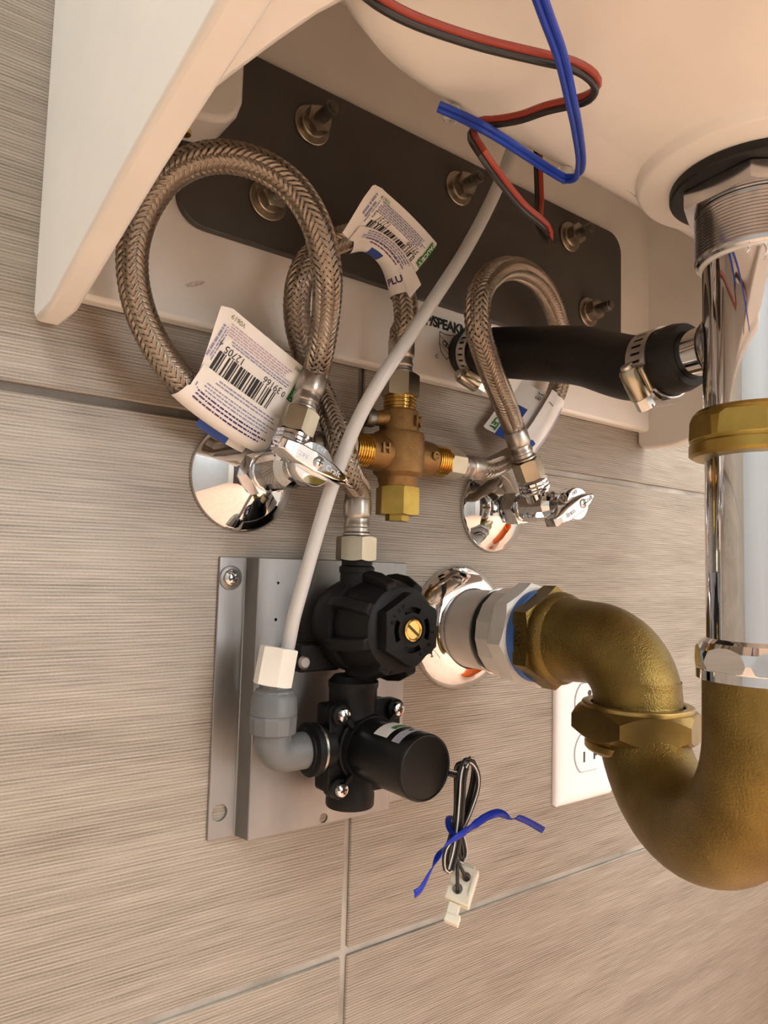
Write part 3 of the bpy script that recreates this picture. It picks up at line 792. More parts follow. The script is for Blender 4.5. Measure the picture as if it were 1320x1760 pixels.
def hose(label, p0, d0, p1, d1, mids, mat0='nickel', mat1='nickel', n0=.0086, n1=.0086):
    t = thing('braided_hose', label, 'hose', p0, 'braided steel supply hoses')
    s = fitting(t, p0, d0, n0, mat0, a0=.3); e = fitting(t, p1, d1, n1, mat1, a0=.2)
    pts = [s, s+V(d0).normalized()*.008] + mids + [e+V(d1).normalized()*.008, e]
    P = spline(pts, 10, .0025)
    MB().tube(P, HR-.0009, 20).build('inner_tube', MATS['braid_core'], t)
    braid(P, HR, t)
    return t, P
w3 = lambda *a: [at(*q) for q in a]
h1, P1 = hose('long braided steel hose in a big loop with barcode tag, next to side of sink', nutL, dL, mc+XX*-.0395, V((-1, .32, -.05)),
     w3((549, 610, .058), (560, 540, .071), (562, 465, .088), (543, 385, .092), (503, 322, .088), (440, 281, .080), (365, 270, .070), (297, 297, .058), (250, 357, .048), (228, 430, .042), (234, 510, .038), (262, 583, .036), (310, 652, .034), (372, 705, .030), (440, 748, .024), (505, 775, .0205)))
sol = V((.2318, -.041, 0)); sol.z = z_on(.2318, .041, 943)
h2, P2 = hose('braided steel hose from mixing valve outlet over to black regulator valve', mc+UP*zm(664), UP, sol, UP,
     w3((697, 560, .045), (693, 500, .045), (672, 440, .045), (632, 407, .046), (580, 414, .046), (538, 438, .046), (514, 487, .046), (511, 550, .038), (526, 612, .031), (548, 668, .031), (568, 715, .0425), (586, 765, .0540), (600, 815, .0525)), n0=.0098, n1=.0100)
h3, P3 = hose('short braided steel hose looping above the smaller stop valve', nutR, dR, mc+XX*.0405, V((1, .10, .0)),
     w3((866, 690, .064), (840, 625, .080), (822, 565, .090), (822, 512, .090), (850, 470, .080), (893, 463, .066), (932, 492, .052), (957, 545, .040), (968, 605, .032), (961, 660, .028), (938, 715, .025), (905, 765, .024), (862, 795, .030)))
# ------------------------------------------------------------------ paper tags on the hoses
def near_i(P, px, py):
    return min(range(len(P)), key=lambda i: ((P[i]-CAM).normalized()-ray(px, py).normalized()).length)
BARS = [3, 1, 2, 1, 1, 3, 2, 2, 1, 1, 4, 1, 1, 2, 3, 1, 2, 1, 1, 1, 3, 2, 1, 2, 2, 1, 4, 1, 2, 1, 1, 3, 1, 2, 1, 1, 2, 3, 1, 1, 1, 2]
class Tag:
    def __init__(s, parent, P, pa, pb, flag_px, H, lean=0.0):
        i, j = near_i(P, *pa), near_i(P, *pb)
        if i > j: seq = P[j:i+1][::-1]
        else: seq = P[i:j+1]
        s.c = seq; s.L = [0]
        for k in range(1, len(seq)): s.L.append(s.L[-1]+(seq[k]-seq[k-1]).length)
        s.W = s.L[-1]; a = (seq[-1]-seq[0]).normalized(); mid_ = seq[len(seq)//2]
        n = (CAM-mid_).normalized(); n = (n-a*n.dot(a)).normalized()
        n = (n + OUT*lean).normalized(); n = (n-a*n.dot(a)).normalized()
        b = n.cross(a)
        tgt = CAM + ray(*flag_px)*((mid_-CAM).dot(FWD)); 
        if (tgt-mid_).dot(b) < 0: b = -b
        s.n, s.b, s.a, s.H = n, b, a, H; s.r = HR+.0015; s.parent = parent
    def ctr(s, p):
        p = max(0, min(s.W, p)); L = s.L
        for k in range(len(L)-1):
            if L[k+1] >= p: return s.c[k].lerp(s.c[k+1], (p-L[k])/max(1e-9, L[k+1]-L[k]))
        return s.c[-1]
    def f(s, p, q, lift=0.0, back=0.0):
        mixq = max(0, min(1, q/.012)); c = s.ctr(p)
        flat = s.c[0].lerp(s.c[-1], p/s.W)       # the flag is straight even where the hose bends
        c = c.lerp(flat + s.b*((s.ctr(s.W/2)-s.c[0].lerp(s.c[-1], .5)).dot(s.b)), mixq*.9)
        if p < 0 or p > s.W: c = c + s.a*(p if p < 0 else p-s.W)
        r = s.r+lift
        if q >= 0: return c + s.n*(r-back-.0035*(q/s.H)**2) + s.b*q
        an = -q/s.r; t = (s.ctr(p+.002)-s.ctr(p-.002)).normalized()
        nl = (s.n-t*s.n.dot(t)).normalized(); bl = nl.cross(t)
        if bl.dot(s.b) < 0: bl = -bl
        return c + nl*((r-back)*math.cos(an)) - bl*((r-back)*math.sin(an))
    def sheet(s, name, p0, p1, q0, q1, m, lift=0.0, back=0.0, nu=16, nv=18, parent=None, round_=0.0, skew=0.0):
        def fn(u, v):
            p, q = lerp(p0+skew*v, p1, u), lerp(q0, q1, v)
            if round_:
                d0 = (q1-q)
                if d0 < round_:
                    ins = round_-math.sqrt(max(0, round_**2-(round_-d0)**2)); p = lerp(p0+skew*v+ins, p1-ins*.4, u)
            return s.f(p, q, lift, back)
        return MB().grid(fn, nu, nv).build(name, MATS[m], parent or s.parent, angle=60, fix=False)
    def lines(s, name, p0, p1, rows, m, parent, hgt=.0007, lift=.00025, back=0.0, vertical=False, seed=1):
        rnd = random.Random(seed); mb = MB()
        for q in rows:
            p = p0 + rnd.random()*.002; end = p1 - rnd.random()*.006
            while p < end:
                l = .0008+rnd.random()*.0028; e = min(p+l, end)
                k = max(1, int((e-p)/.0012))
                for t in range(k):
                    a0_, a1_ = lerp(p, e, t/k), lerp(p, e, (t+1)/k)
                    if vertical: c_ = [(q-hgt/2, a0_), (q+hgt/2, a0_), (q+hgt/2, a1_), (q-hgt/2, a1_)]
                    else: c_ = [(a0_, q-hgt/2), (a1_, q-hgt/2), (a1_, q+hgt/2), (a0_, q+hgt/2)]
                    mb.add([s.f(x, y, lift, back) for x, y in c_], [(0, 1, 2, 3)])
                p = e+.0005
        return mb.build(name, MATS[m], parent, fix=False)
    def rect(s, name, p0, p1, q0, q1, m, parent, lift=.0002, back=0.0):
        return MB().grid(lambda u, v: s.f(lerp(p0, p1, u), lerp(q0, q1, v), lift, back), 6, 6).build(name, MATS[m], parent, fix=False)
    def bars(s, p0, p1, q0, q1, parent, back=0.0, lift=.0003):
        mb = MB(); tot = sum(BARS)*1.0; p = p0; on = True
        for b_ in BARS:
            e = p + (p1-p0)*b_/tot
            if on: mb.grid(lambda u, v: s.f(lerp(p, e, u), lerp(q0, q1, v), lift, back), 1, 4)
            on = not on; p = e
        return mb.build('barcode', MATS['ink_black'], parent, fix=False)
    def text(s, body, size, pc, qc, m, parent, up=False, lift=.0003, back=0.0, bold=0.0, align='CENTER', flip=1):
        # tags hang upside down: text runs from right to left, its top towards the hose
        if flip == 2: wp = lambda x, y: s.f(pc+x, qc-y, lift, back)
        elif up: wp = lambda x, y: s.f(pc+flip*y, qc-flip*x, lift, back)
        else: wp = lambda x, y: s.f(pc-x, qc-y, lift, back)
        return text(body, size, None, MATS[m], 'lettering', parent, warp=wp, bold=bold, align=align)

# tag on the long loop
t1 = Tag(h1, P1, (318, 655), (462, 757), (440, 580), .0450)
W = t1.W; bk = .0009
flag = t1.sheet('tag', .002, W-.0045, -.002, t1.H, 'paper', back=bk, round_=.0035, skew=-.0065)
wrap = t1.sheet('tag_wrap', 0, W, -.020, .0150, 'paper', nv=30)
t1.text('V0619', .0034, .0040, t1.H-.0030, 'ink_olive', flag, back=bk)
H = t1.H
t1.lines('fine_print', .001, W-.013, [H-.0062-.0013*k for k in range(5)], 'ink_violet', flag, back=bk, seed=3)
t1.lines('fine_print', .006, W-.013, [H-.0130-.0013*k for k in range(2)], 'ink_blue', flag, back=bk, seed=4)
t1.lines('fine_print', .010, .028, [.0036+.0013*k for k in range(5)], 'ink_blue', flag, back=bk, vertical=False, seed=9) if False else None
t1.lines('fine_print', .018, H-.004, [-.0006+.0013*k for k in range(3)], 'ink_blue', flag, back=bk, vertical=True, seed=5)
t1.bars(.0035, W-.0168, .0145, .0250, flag, back=bk)
t1.text('0', .0042, W-.0138, .0268, 'ink_black', flag, back=bk)
t1.text('39166', .0052, W-.0222, .0272, 'ink_black', flag, back=bk)
t1.text('12705', .0052, .0116, .0274, 'ink_black', flag, back=bk)
t1.text('4', .0042, .0022, .0282, 'ink_black', flag, back=bk)
t1.text('LK2905', .0026, W-.0120, H-.0030, 'ink_green', flag, back=bk)
t1.rect('green_block', W-.0108, W-.0047, .0255, .0405, 'label_green', flag, back=bk)
t1.text('FAUCET', .0042, W-.0078, .0330, 'paper', flag, up=True, back=bk, lift=.0005, bold=.00008)
t1.lines('fine_print', .010, W-.006, [.0126, .0108], 'ink_blue', wrap, seed=6)
t1.lines('fine_print', .006, W-.006, [.0080, .0062, .0044], 'ink_blue', wrap, seed=7)
t1.lines('fine_print', .004, W-.008, [.0022, .0002, -.0020], 'ink_purple', wrap, hgt=.0009, seed=8)
t1.lines('fine_print', .002, .008, [.0022, .0035], 'ink_blue', wrap, vertical=True, seed=10)
t1.lines('fine_print', -.006, .006, [W-.0045, W-.0030], 'ink_blue', wrap, vertical=True, seed=11)
def flap(tg, p0, p1, d0, d1, m, parent, name='tag_flap', z=-.004):
    return MB().grid(lambda u, v: tg.ctr(lerp(p0, p1, u)) + tg.n*z - tg.b*lerp(d0, d1, v), 6, 4).build(name, MATS[m], parent, fix=False)
fp = flap(t1, .022, .052, .004, .0122, 'paper', h1)
flap(t1, .0195, .0400, .004, .0125, 'label_blue', fp, 'blue_patch', -.0038)

# tag on the middle hose
t2 = Tag(h2, P2, (694, 506), (592, 410), (690, 390), .0285)
W = t2.W; H = t2.H
# run p from the upper left end to the lower right end
t2 = Tag(h2, P2, (592, 410), (697, 508), (690, 390), .0225); W = t2.W; H = t2.H
flag = t2.sheet('tag', -.0045, W-.0085, -.001, H, 'paper', back=bk, round_=.003)
wrap = t2.sheet('tag_wrap', 0, W, -.021, .0060, 'paper', nv=26)
t2.text('V0619', .0030, .0035, H-.0030, 'ink_green', flag, back=bk)
t2.lines('fine_print', .002, W-.014, [H-.0046-.0011*k for k in range(6)], 'ink_blue', flag, back=bk, seed=13)
t2.lines('fine_print', .007, H-.003, [-.0018+.0012*k for k in range(3)], 'ink_blue', flag, back=bk, vertical=True, seed=15)
t2.bars(.004, W-.0150, .0062, .0090, flag, back=bk)
t2.text('0', .0036, W-.0128, .0104, 'ink_black', flag, back=bk)
t2.text('39166', .0044, W-.0215, .0104, 'ink_black', flag, back=bk)
t2.text('12737', .0044, .0120, .0104, 'ink_black', flag, back=bk)
t2.text('5', .0036, .0030, .0112, 'ink_black', flag, back=bk)
t2.rect('green_block', W-.0130, W-.0086, .0080, H-.0015, 'label_green', flag, back=bk)
t2.text('FAUCET', .0034, W-.0108, .0146, 'paper', flag, up=True, back=bk, lift=.0005, bold=.00008)
t2.lines('fine_print', .008, W-.012, [.0050, .0038, .0026, .0014], 'ink_blue', wrap, seed=16)
t2.lines('fine_print', .012, W-.016, [.0008, -.0010], 'ink_purple', wrap, seed=17)
t2.rect('blue_patch', .017, .030, -.0135, -.0035, 'label_blue', wrap)
t2.text('PLU', .0060, W-.0085, -.0055, 'ink_purple', wrap, up=True, bold=.0002, flip=-1)

# small tag on the short hose
t3 = Tag(h3, P3, (953, 690), (890, 776), (840, 735), .0330, lean=0); W = t3.W; H = t3.H
flag = t3.sheet('tag', .002, W-.002, -.001, H, 'paper', back=bk+.004, round_=.003)
wrap = t3.sheet('tag_wrap', 0, W, -.0200, .0060, 'paper', nv=24)
t3.text('FAUCET', .0068, W-.0165, H-.0055, 'ink_green', flag, back=bk+.004, bold=.0003, lift=.0004, flip=2)
t3.rect('blue_patch', W*.40, W*.98, H-.0190, H-.0095, 'label_blue', flag, back=bk+.004)
t3.text('HOT', .0050, W-.0055, H-.0060, 'ink_purple', flag, up=False, back=bk+.004, bold=.0002) if False else None
t3.text('3/8', .0062, .0070, .0125, 'ink_black', flag, back=bk+.004, flip=2)
t3.lines('fine_print', .004, W-.004, [-.0085, -.0100, -.0115], 'ink_blue', wrap, seed=19)
t3.text('1', .0062, .0100, .0015, 'ink_black', wrap, flip=2)
t3.rect('blue_patch', W-.011, W-.003, -.0050, .0050, 'label_blue', wrap)

# ------------------------------------------------------------------ translucent tube
TB = w3((905, 170, .085), (890, 225, .090), (864, 300, .092), (836, 362, .090), (795, 438, .088), (746, 514, .086), (701, 583, .084), (657, 648, .082), (620, 712, .075), (590, 782, .0675), (562, 862, .0605), (541, 932, .056), (521, 1003, .051), (505, 1062, .045), (495, 1112, .040), (490, 1135, .038))
tb = MB().tube(spline(TB, 10, .004), .0036, 24, cap=True)
o = tb.build('water_tube', MATS['tube_white'], None)
tag(o, 'translucent white plastic tube running diagonally down to the white nut', 'tube')

# ------------------------------------------------------------------ galvanized bracket
bx = [at(375, 957, .0015).x, at(431, 958, .0015).x, at(443, 958, .0130).x]
zt_, zb_2 = at(400, 957, .0015).z, at(380, 1441, .0015).z
XA, XB, XC = .1690, .1858, .1880
XD, XE, XF = .2810, .2835, .3000
prof = [(XA, .0004), (XB, .0004), (XC, .0115), (XD, .0115), (XE, .0004), (XF, .0004), (XF, .0019), (XE+.0012, .0019), (XD+.0010, .0130), (XC-.0010, .0130), (XB-.0012, .0019), (XA, .0019)]
brk = thing('valve_bracket', 'galvanized sheet metal bracket screwed flat to the tiles', 'bracket', (.235, 0, zb_2))
bo = MB().prism([(x, -o_) for x, o_ in prof], zb_2, zt_).build('sheet', MATS['bracket'], brk, smooth=False, bevel=.0004, bseg=1)
cuts = []
for px, py, o_, r_ in ((377, 1397, .0019, .0045), (556, 1406, .0130, .0027), (478, 1002, .0130, .0008), (474, 1065, .0130, .0009)):
    cuts.append(MB().lathe([(r_, -.02), (r_, .02)], frame(at(px, py, o_), OUT), 28))
cut(bo, cuts)
c = at(396, 993, .0019); f_ = frame(c, OUT, V((1, 0, .5)))
s_ = MB().lathe([(.0062, 0), (.0066, .0003), (.0066, .0009), (.0060, .0013)], f_, 32).build('washer', MATS['bracket'], brk)
s_ = MB().lathe([(.0047, .0012), (.0047, .0022), (.0040, .0034), (.0025, .0042), (.0008, .0044)], f_, 32).build('screw', MATS['chrome_worn'], brk)
MB().box((-.0028, -.0005, .0036), (.0028, .0005, .00455), f_).box((-.0005, -.0028, .0036), (.0005, .0028, .00455), f_).build('screw_slot', MATS['slot_dark'], s_)

# ------------------------------------------------------------------ regulator and solenoid valve
RX, RO = .2335, .0400
zr = lambda y: z_on(RX, RO, y)
CX = .2435; CZ = at(713, 1083, .078).z
BP = MATS['black_plastic']
rv = thing('solenoid_valve', 'black plastic regulator and solenoid valve mounted on the bracket', 'water valve', (RX, -.0135, .45))
fv = frame((RX, -RO, 0), UP, XX)
MB().lathe([(.0092, zr(1012)), (.0092, zr(985)), (.0098, zr(984)), (.0098, zr(975)), (.0086, zr(972)), (.0086, zr(958))], fv, 32).build('inlet', BP, rv)
fb_ = frame((CX-.004, 0, CZ), OUT, XX)
MB().lathe([(.0140, .0135), (.0190, .0170), (.0235, .0225), (.0262, .0300), (.0268, .0370), (.0262, .0440)], fb_, 48).build('body', BP, rv)
fc = frame((CX, 0, CZ), OUT, XX)
cap_ = MB().lathe([(.0225, .0380), (.0262, .0400), (.0270, .0470), (.0262, .0560), (.0243, .0640), (.0226, .0690), (.0205, .0700)], fc, 48).build('cap', BP, rv)
for k in range(8):
    m_ = fc @ Matrix.Rotation(2*PI*k/8+rad(18), 4, 'Z')
    v = []
    for x0, x1, h in ((.0235, .0305, .0395), (.0235, .0315, .0480), (.0220, .0300, .0590), (.0205, .0255, .0690)):
        v += [m_ @ V((x0, -.0042, h)), m_ @ V((x1, -.0030, h)), m_ @ V((x1, .0030, h)), m_ @ V((x0, .0042, h))]
    f = [(0, 3, 2, 1), (12, 13, 14, 15)]
    for r_ in range(3):
        for e in range(4): f.append((r_*4+e, r_*4+(e+1) % 4, (r_+1)*4+(e+1) % 4, (r_+1)*4+e))
    MB().add(v, f).build('grip_rib', BP, rv, bevel=.0012, bseg=3)
dial = MB().hexnut(.0168, .0660, .0775, fc, a0=rad(31), k=.12, both=False).build('dial', BP, rv, angle=28)
cuts = [MB().lathe([(.0072, .0768), (.0072, .08)], fc, 28)]
for k in range(4):
    a0_ = rad(62+90*k); pol = [(.0090*math.cos(a0_+rad(q)), .0090*math.sin(a0_+rad(q))) for q in range(0, 61, 10)] + [(.0120*math.cos(a0_+rad(q)), .0120*math.sin(a0_+rad(q))) for q in range(60, -1, -10)]
    cuts.append(MB().prism(pol, .0740, .08, fc))
cut(dial, cuts)
gs = MB().lathe([(.0058, .0760), (.0058, .0786), (.0051, .0792), (.0046, .0788), (.0046, .0782)], fc, 36).build('adjusting_screw', MATS['gold'], dial)
MB().box((-.0046, -.0006, .07815), (.0046, .0006, .0786), fc @ Matrix.Rotation(rad(-38), 4, 'Z')).build('screw_slot', mat('slot_brown', (.10, .05, .015), .6), dial)
def arc_text(body, r0, a_mid, size):
    for i, ch in enumerate(body):
        a = rad(a_mid) - rad(15)*(i-(len(body)-1)/2)
        p = fc @ V((r0*math.cos(a), r0*math.sin(a), .0776)); q = fc.to_3x3() @ V((math.sin(a), -math.cos(a), 0))
        text(ch, size, frame(p, OUT, q), BP, 'lettering', dial, depth=.0003)
arc_text('OPEN', .0136, 140, .0029)
arc_text('CLOSE', .0136, -35, .0029)
# neck, solenoid body and coil
zs_ = lambda y: z_on(RX, RO, y)
MB().lathe([(.0110, zs_(1160)), (.0125, zs_(1166)), (.0138, zs_(1170)), (.0138, zs_(1179)), (.0132, zs_(1182)), (.0132, zs_(1215))][::-1], fv, 40).build('neck', BP, rv)
MB().lathe([(.0128, zs_(1383)), (.0132, zs_(1380)), (.0132, zs_(1362)), (.0126, zs_(1355)), (.0126, zs_(1212))], fv, 40).build('valve_barrel', BP, rv)
q1, q2, q3 = at(592, 1230, .0520), at(684, 1219, .0520), at(586, 1358, .0520)
sx0, sx1 = (q1.x+q3.x)/2, q2.x; sz1, sz0 = (q1.z+q2.z)/2, q3.z
sc = V(((sx0+sx1)/2, 0, (sz0+sz1)/2))
fl_ = frame((0, 0, 0), OUT, XX)
fp_ = MB()
fp_.prism([(x, z) for x, z in rrect(sx0-.0055, sx1+.0055, sz0-.0055, sz1+.0055, .005)], .0420, .0475, fl_)
fpo = fp_.build('flange_plate', BP, rv, bevel=.0008)
MB().box((sx0-.0035, -.0440, sz0-.004), (sx1+.0035, -.0300, sz1+.004)).build('valve_block', BP, rv, bevel=.002)
for (x, z) in ((sx0, sz1), (sx1, sz1), (sx0, sz0), (sx1, sz0)):
    f_ = frame((x, 0, z), OUT, V((1, 0, .3)))
    MB().lathe([(.0054, .0470), (.0054, .0505), (.0046, .0512)], f_, 24).build('screw_boss', BP, rv)
    s_ = MB().lathe([(.0038, .0510), (.0038, .0522), (.0033, .0534), (.0018, .0541), (.0005, .0542)], f_, 28).build('screw', MATS['chrome_worn'], rv)
    MB().box((-.0018, -.0004, .0537), (.0018, .0004, .05445), f_).box((-.0004, -.0018, .0537), (.0004, .0018, .05445), f_).build('screw_slot', MATS['slot_dark'], s_)
    d_ = (sc - V((x, 0, z))); d_.y = 0
    m_ = frame((x, 0, z), OUT, d_)
    MB().box((.003, -.0012, .0470), (.014, .0012, .0530), m_).build('stiffener', BP, rv, bevel=.0004)
fk = frame(sc, OUT, UP)
MB().lathe([(.0188, .0470), (.0190, .0476), (.0190, .0500), (.0180, .0506), (.0174, .0525), (.0174, .0540)], fk, 48).build('coil_base', BP, rv)
coil = MB().lathe([(.0160, .0535), (.0164, .0540), (.0164, .0955), (.0162, .0968), (.0156, .0976), (.0151, .0977), (.0148, .0972)], fk, 56).build('coil', MATS['black_gloss'], rv)
def coil_patch(name, a0_, a1_, h0, h1, m, par, lift=.00012):
    return MB().grid(lambda u, v: fk @ V(((.0164+lift)*math.cos(lerp(rad(a0_), rad(a1_), u)), (.0164+lift)*math.sin(lerp(rad(a0_), rad(a1_), u)), lerp(h0, h1, v))), 10, 2).build(name, MATS[m], par, fix=False)
st = coil_patch('sticker', -45, 42, .0690, .0800, 'paper', coil)
coil_patch('green_mark', -40, 18, .0755, .0792, 'label_green', st, .0002)
coil_patch('grey_mark', -20, 45, .0845, .0905, 'label_grey', coil)
coil_patch('black_mark', 0, 9, .0865, .0885, 'ink_black', coil, .0002)
# bracket ear behind the white nut
ear = at(545, 1130, .030)
MB().box((ear.x-.012, -.0320, ear.z-.0075), (ear.x+.014, -.0180, ear.z+.0075)).build('mounting_ear', BP, rv, bevel=.0015)
c = at(522, 1138, .033)
MB().lathe([(.0036, 0), (.0036, .001), (.0026, .002)], frame(c, OUT), 24).build('ear_screw', MATS['steel'], rv)
# grey compression elbow with white nut
GO = .0400
g0 = at(545, 1291, GO); g1 = at(468, 1292, GO); gz = (g0.z+g1.z)/2
gx = g1.x
fe = frame((g0.x, -GO, gz), (-1, 0, 0), UP)
MB().lathe([(.0118, -.006), (.0118, .0020), (.0138, .0024), (.0138, .0060), (.0112, .0066), (.0112, .0080)], fe, 40).build('elbow_collar', BP, rv)
MB().lathe([(.0128, .0002), (.0130, .0004), (.0130, .0016), (.0128, .0018)], fe, 40).build('collar_clip', MATS['steel'], rv)
pts = [V((g0.x-.006, -GO, gz)), V((gx+.008, -GO, gz))]
for i in range(1, 11):
    a = PI/2*i/10; pts.append(V((gx+.008-.008*math.sin(a), -GO, gz+.008-.008*math.cos(a))))
gy = lambda y: z_on(gx, GO, y)
pts.append(V((gx, -GO, gy(1240))))
GP = MATS['grey_plastic']
ge = MB().tube(pts, .0094, 32).build('grey_elbow', GP, rv)
fg = frame((gx, -GO, 0), UP, XX)
MB().lathe([(.0100, gy(1262)), (.0118, gy(1258)), (.0122, gy(1232)), (.0112, gy(1226)), (.0110, gy(1196)), (.0100, gy(1186)), (.0080, gy(1182)), (.0080, gy(1170))], fg, 12, a0=.2).build('elbow_nut', GP, rv, angle=20)
MB().lathe([(.0100, gy(1234)), (.0118, gy(1226)), (.0116, gy(1200)), (.0104, gy(1190)), (.0092, gy(1186))], fg, 40).build('elbow_sleeve', GP, rv)
gt = at(489, 1145, GO)
fw = frame((gx, -GO, gy(1146)), V((gt.x-gx, 0, .03)), XX)
MB().hexnut(.0088, -.0095, .0098, fw, a0=rad(15), k=.3).build('tube_nut', MATS['nut_white'], rv, angle=28, bevel=.0005)

# ------------------------------------------------------------------ solenoid leads, twist tie, plug
WO = .099
wb = thing('wire_bundle', 'bundled black wires with white stripe hanging from the solenoid', 'wires', at(790, 1400, WO))
exitp = at(768, 1328, .0965)
def lead(pts, k, stripe=True):
    P = spline(pts, 8, .0022); T, N_ = path_frames(P, (CAM-P[0]))
    B = [T[i].cross(N_[i]) for i in range(len(P))]
    s1 = MB().tube([P[i]+B[i]*.00085 for i in range(len(P))], .00098, 10).tube([P[i]-B[i]*.00085 for i in range(len(P))], .00098, 10).build('lead', MATS['wire_black'], wb)
    if stripe: MB().tube([P[i]+B[i]*(.0012*k)+N_[i]*.00062 for i in range(len(P))], .00042, 6).build('stripe', MATS['wire_white'], s1)
o1, o2, o3 = WO, WO+.0035, WO+.007
lead([exitp-V((0, -.004, 0)), at(780, 1330, .099), at(794, 1332, .101), at(799, 1320, .102), at(794, 1312, .103), at(787, 1318, .1), at(786, 1350, o1), at(785, 1400, o1), at(776, 1440, o1), at(768, 1470, o1), at(770, 1494, o1), at(777, 1488, o1), at(786, 1440, o1), at(790, 1400, o1), at(796, 1350, o1), at(803, 1312, o1), at(809, 1305, o1), at(815, 1313, o1), at(812, 1350, o1), at(798, 1400, o1), at(790, 1424, o1), at(796, 1450, o1), at(798, 1468, o1), at(793, 1479, o1), at(788, 1472, o1), at(788, 1430, o1)], -1)
lead([at(788, 1432, o2), at(786, 1390, o2), at(790, 1340, o2), at(799, 1310, o2), at(808, 1308, o2), at(820, 1325, o2), at(822, 1350, o2), at(812, 1385, o2), at(798, 1418, o2), at(782, 1440, o2), at(766, 1462, o2), at(766, 1492, o2), at(773, 1494, o2), at(784, 1455, o2), at(787, 1425, o2)], 1)
lead([at(797, 1318, o3), at(803, 1308, o3), at(797, 1330, o3), at(794, 1370, o3), at(790, 1420, o3), at(784, 1460, o3), at(775, 1495, o3)], 1)
# plug
pc_ = at(795, 1518, .101)
nrm = (CAM-pc_).normalized(); upi = at(806, 1488, .101)-at(790, 1548, .101)
fpq = frame(pc_, nrm + V((-.05, 0, .35)), upi)          # x = plug length, y = across
pl = MB().box((-.0095, -.0062, -.0055), (.0078, .0062, .0025), fpq).build('plug', MATS['connector'], wb, bevel=.0006)
cut(pl, [MB().lathe([(.0023, -.0015), (.0023, .004)], frame(fpq @ V((.0028, -.0010, 0)), fpq.to_3x3() @ V((0, 0, 1))), 24), MB().lathe([(.0026, -.0015), (.0026, .004)], frame(fpq @ V((-.0038, .0014, 0)), fpq.to_3x3() @ V((0, 0, 1))), 24)])
MB().box((.0078, -.0035, -.005), (.0100, .0050, -.0005), fpq).build('plug_tab', MATS['connector'], pl, bevel=.0004)
MB().box((-.0150, -.0020, -.0050), (-.0095, .0036, .0002), fpq).box((-.0185, -.0036, -.0060), (-.0140, .0036, .0000), fpq).build('plug_latch', MATS['connector'], pl, bevel=.0004)
MB().box((-.0050, -.0052, .0024), (.0055, -.0044, .0032), fpq).build('plug_ridge', MATS['connector'], pl)
for a, b, m_, k in (((782, 1470), (.0028, -.0010), 'salmon', .0012), ((786, 1478), (-.0038, .0014), 'wire_black', .0011)):
    e = fpq @ V((b[0], b[1], -.001)); s0 = at(*a, o2)
    MB().tube(spline([s0, lerp(s0, e, .5)+nrm*.003, e+nrm*.003, e], 6), [.0009]*12+[k]*7, 10).build('lead', MATS['wire_black'], wb)
    if m_ == 'salmon': MB().lathe([(.0013, .0002), (.0013, .0030)], frame(e, nrm+V((-.2, 0, .1))), 14).build('crimp', MATS[m_], wb)
# twist tie
TO = .1085
tie = [at(712, 1537, TO), at(722, 1530, TO), at(738, 1502, TO), at(752, 1474, TO), at(764, 1455, TO), at(784, 1440, TO+.002), at(799, 1430, TO+.002), at(815, 1418, TO), at(836, 1404, TO), at(856, 1397, TO), at(868, 1402, TO), at(874, 1408, TO), at(888, 1405, TO), at(905, 1411, TO), at(920, 1419, TO), at(934, 1427, TO)]
SP = spline(tie, 8, .0016); n = len(SP); mb = MB(); T, N_ = path_frames(SP, OUT)
vv = []
for i, p in enumerate(SP):
    t = i/(n-1); tw = .5*math.sin(t*9) + (1.25*math.exp(-((t-.72)/.05)**2)) + (1.0*math.exp(-((t-.20)/.05)**2)) + .5*math.exp(-((t-.42)/.04)**2)
    nn = N_[i]*math.cos(tw) + T[i].cross(N_[i])*math.sin(tw); bb = T[i].cross(nn)
    hw = .0019
    vv += [p-bb*hw-nn*.00015, p-bb*hw*.25+nn*.0002, p+bb*hw*.25+nn*.0002, p+bb*hw-nn*.00015]
mb.add(vv, [(i*4+j, i*4+j+1, i*4+j+5, i*4+j+4) for i in range(n-1) for j in range(3)])
tt = thing('twist_tie', 'bright blue plastic twist tie knotted around the black wires', 'twist tie', at(788, 1430, TO))
mb.build('strip', MATS['tie_blue'], tt, solid=.0003, angle=60)
lp = at(787, 1421, WO+.002); rt = RGT; loop = []
for i in range(25):
    a = 2*PI*i/24; loop.append(lp + (RGT*.0045+UPV*-.0014)*math.cos(a)*1.05 + (-FWD)*(.0088*math.sin(a)) + UPV*(.0012*math.sin(2*a)))
MB().tube(loop, .0016, 10, flat=.35, hint=UP).build('loop', MATS['tie_blue'], tt)

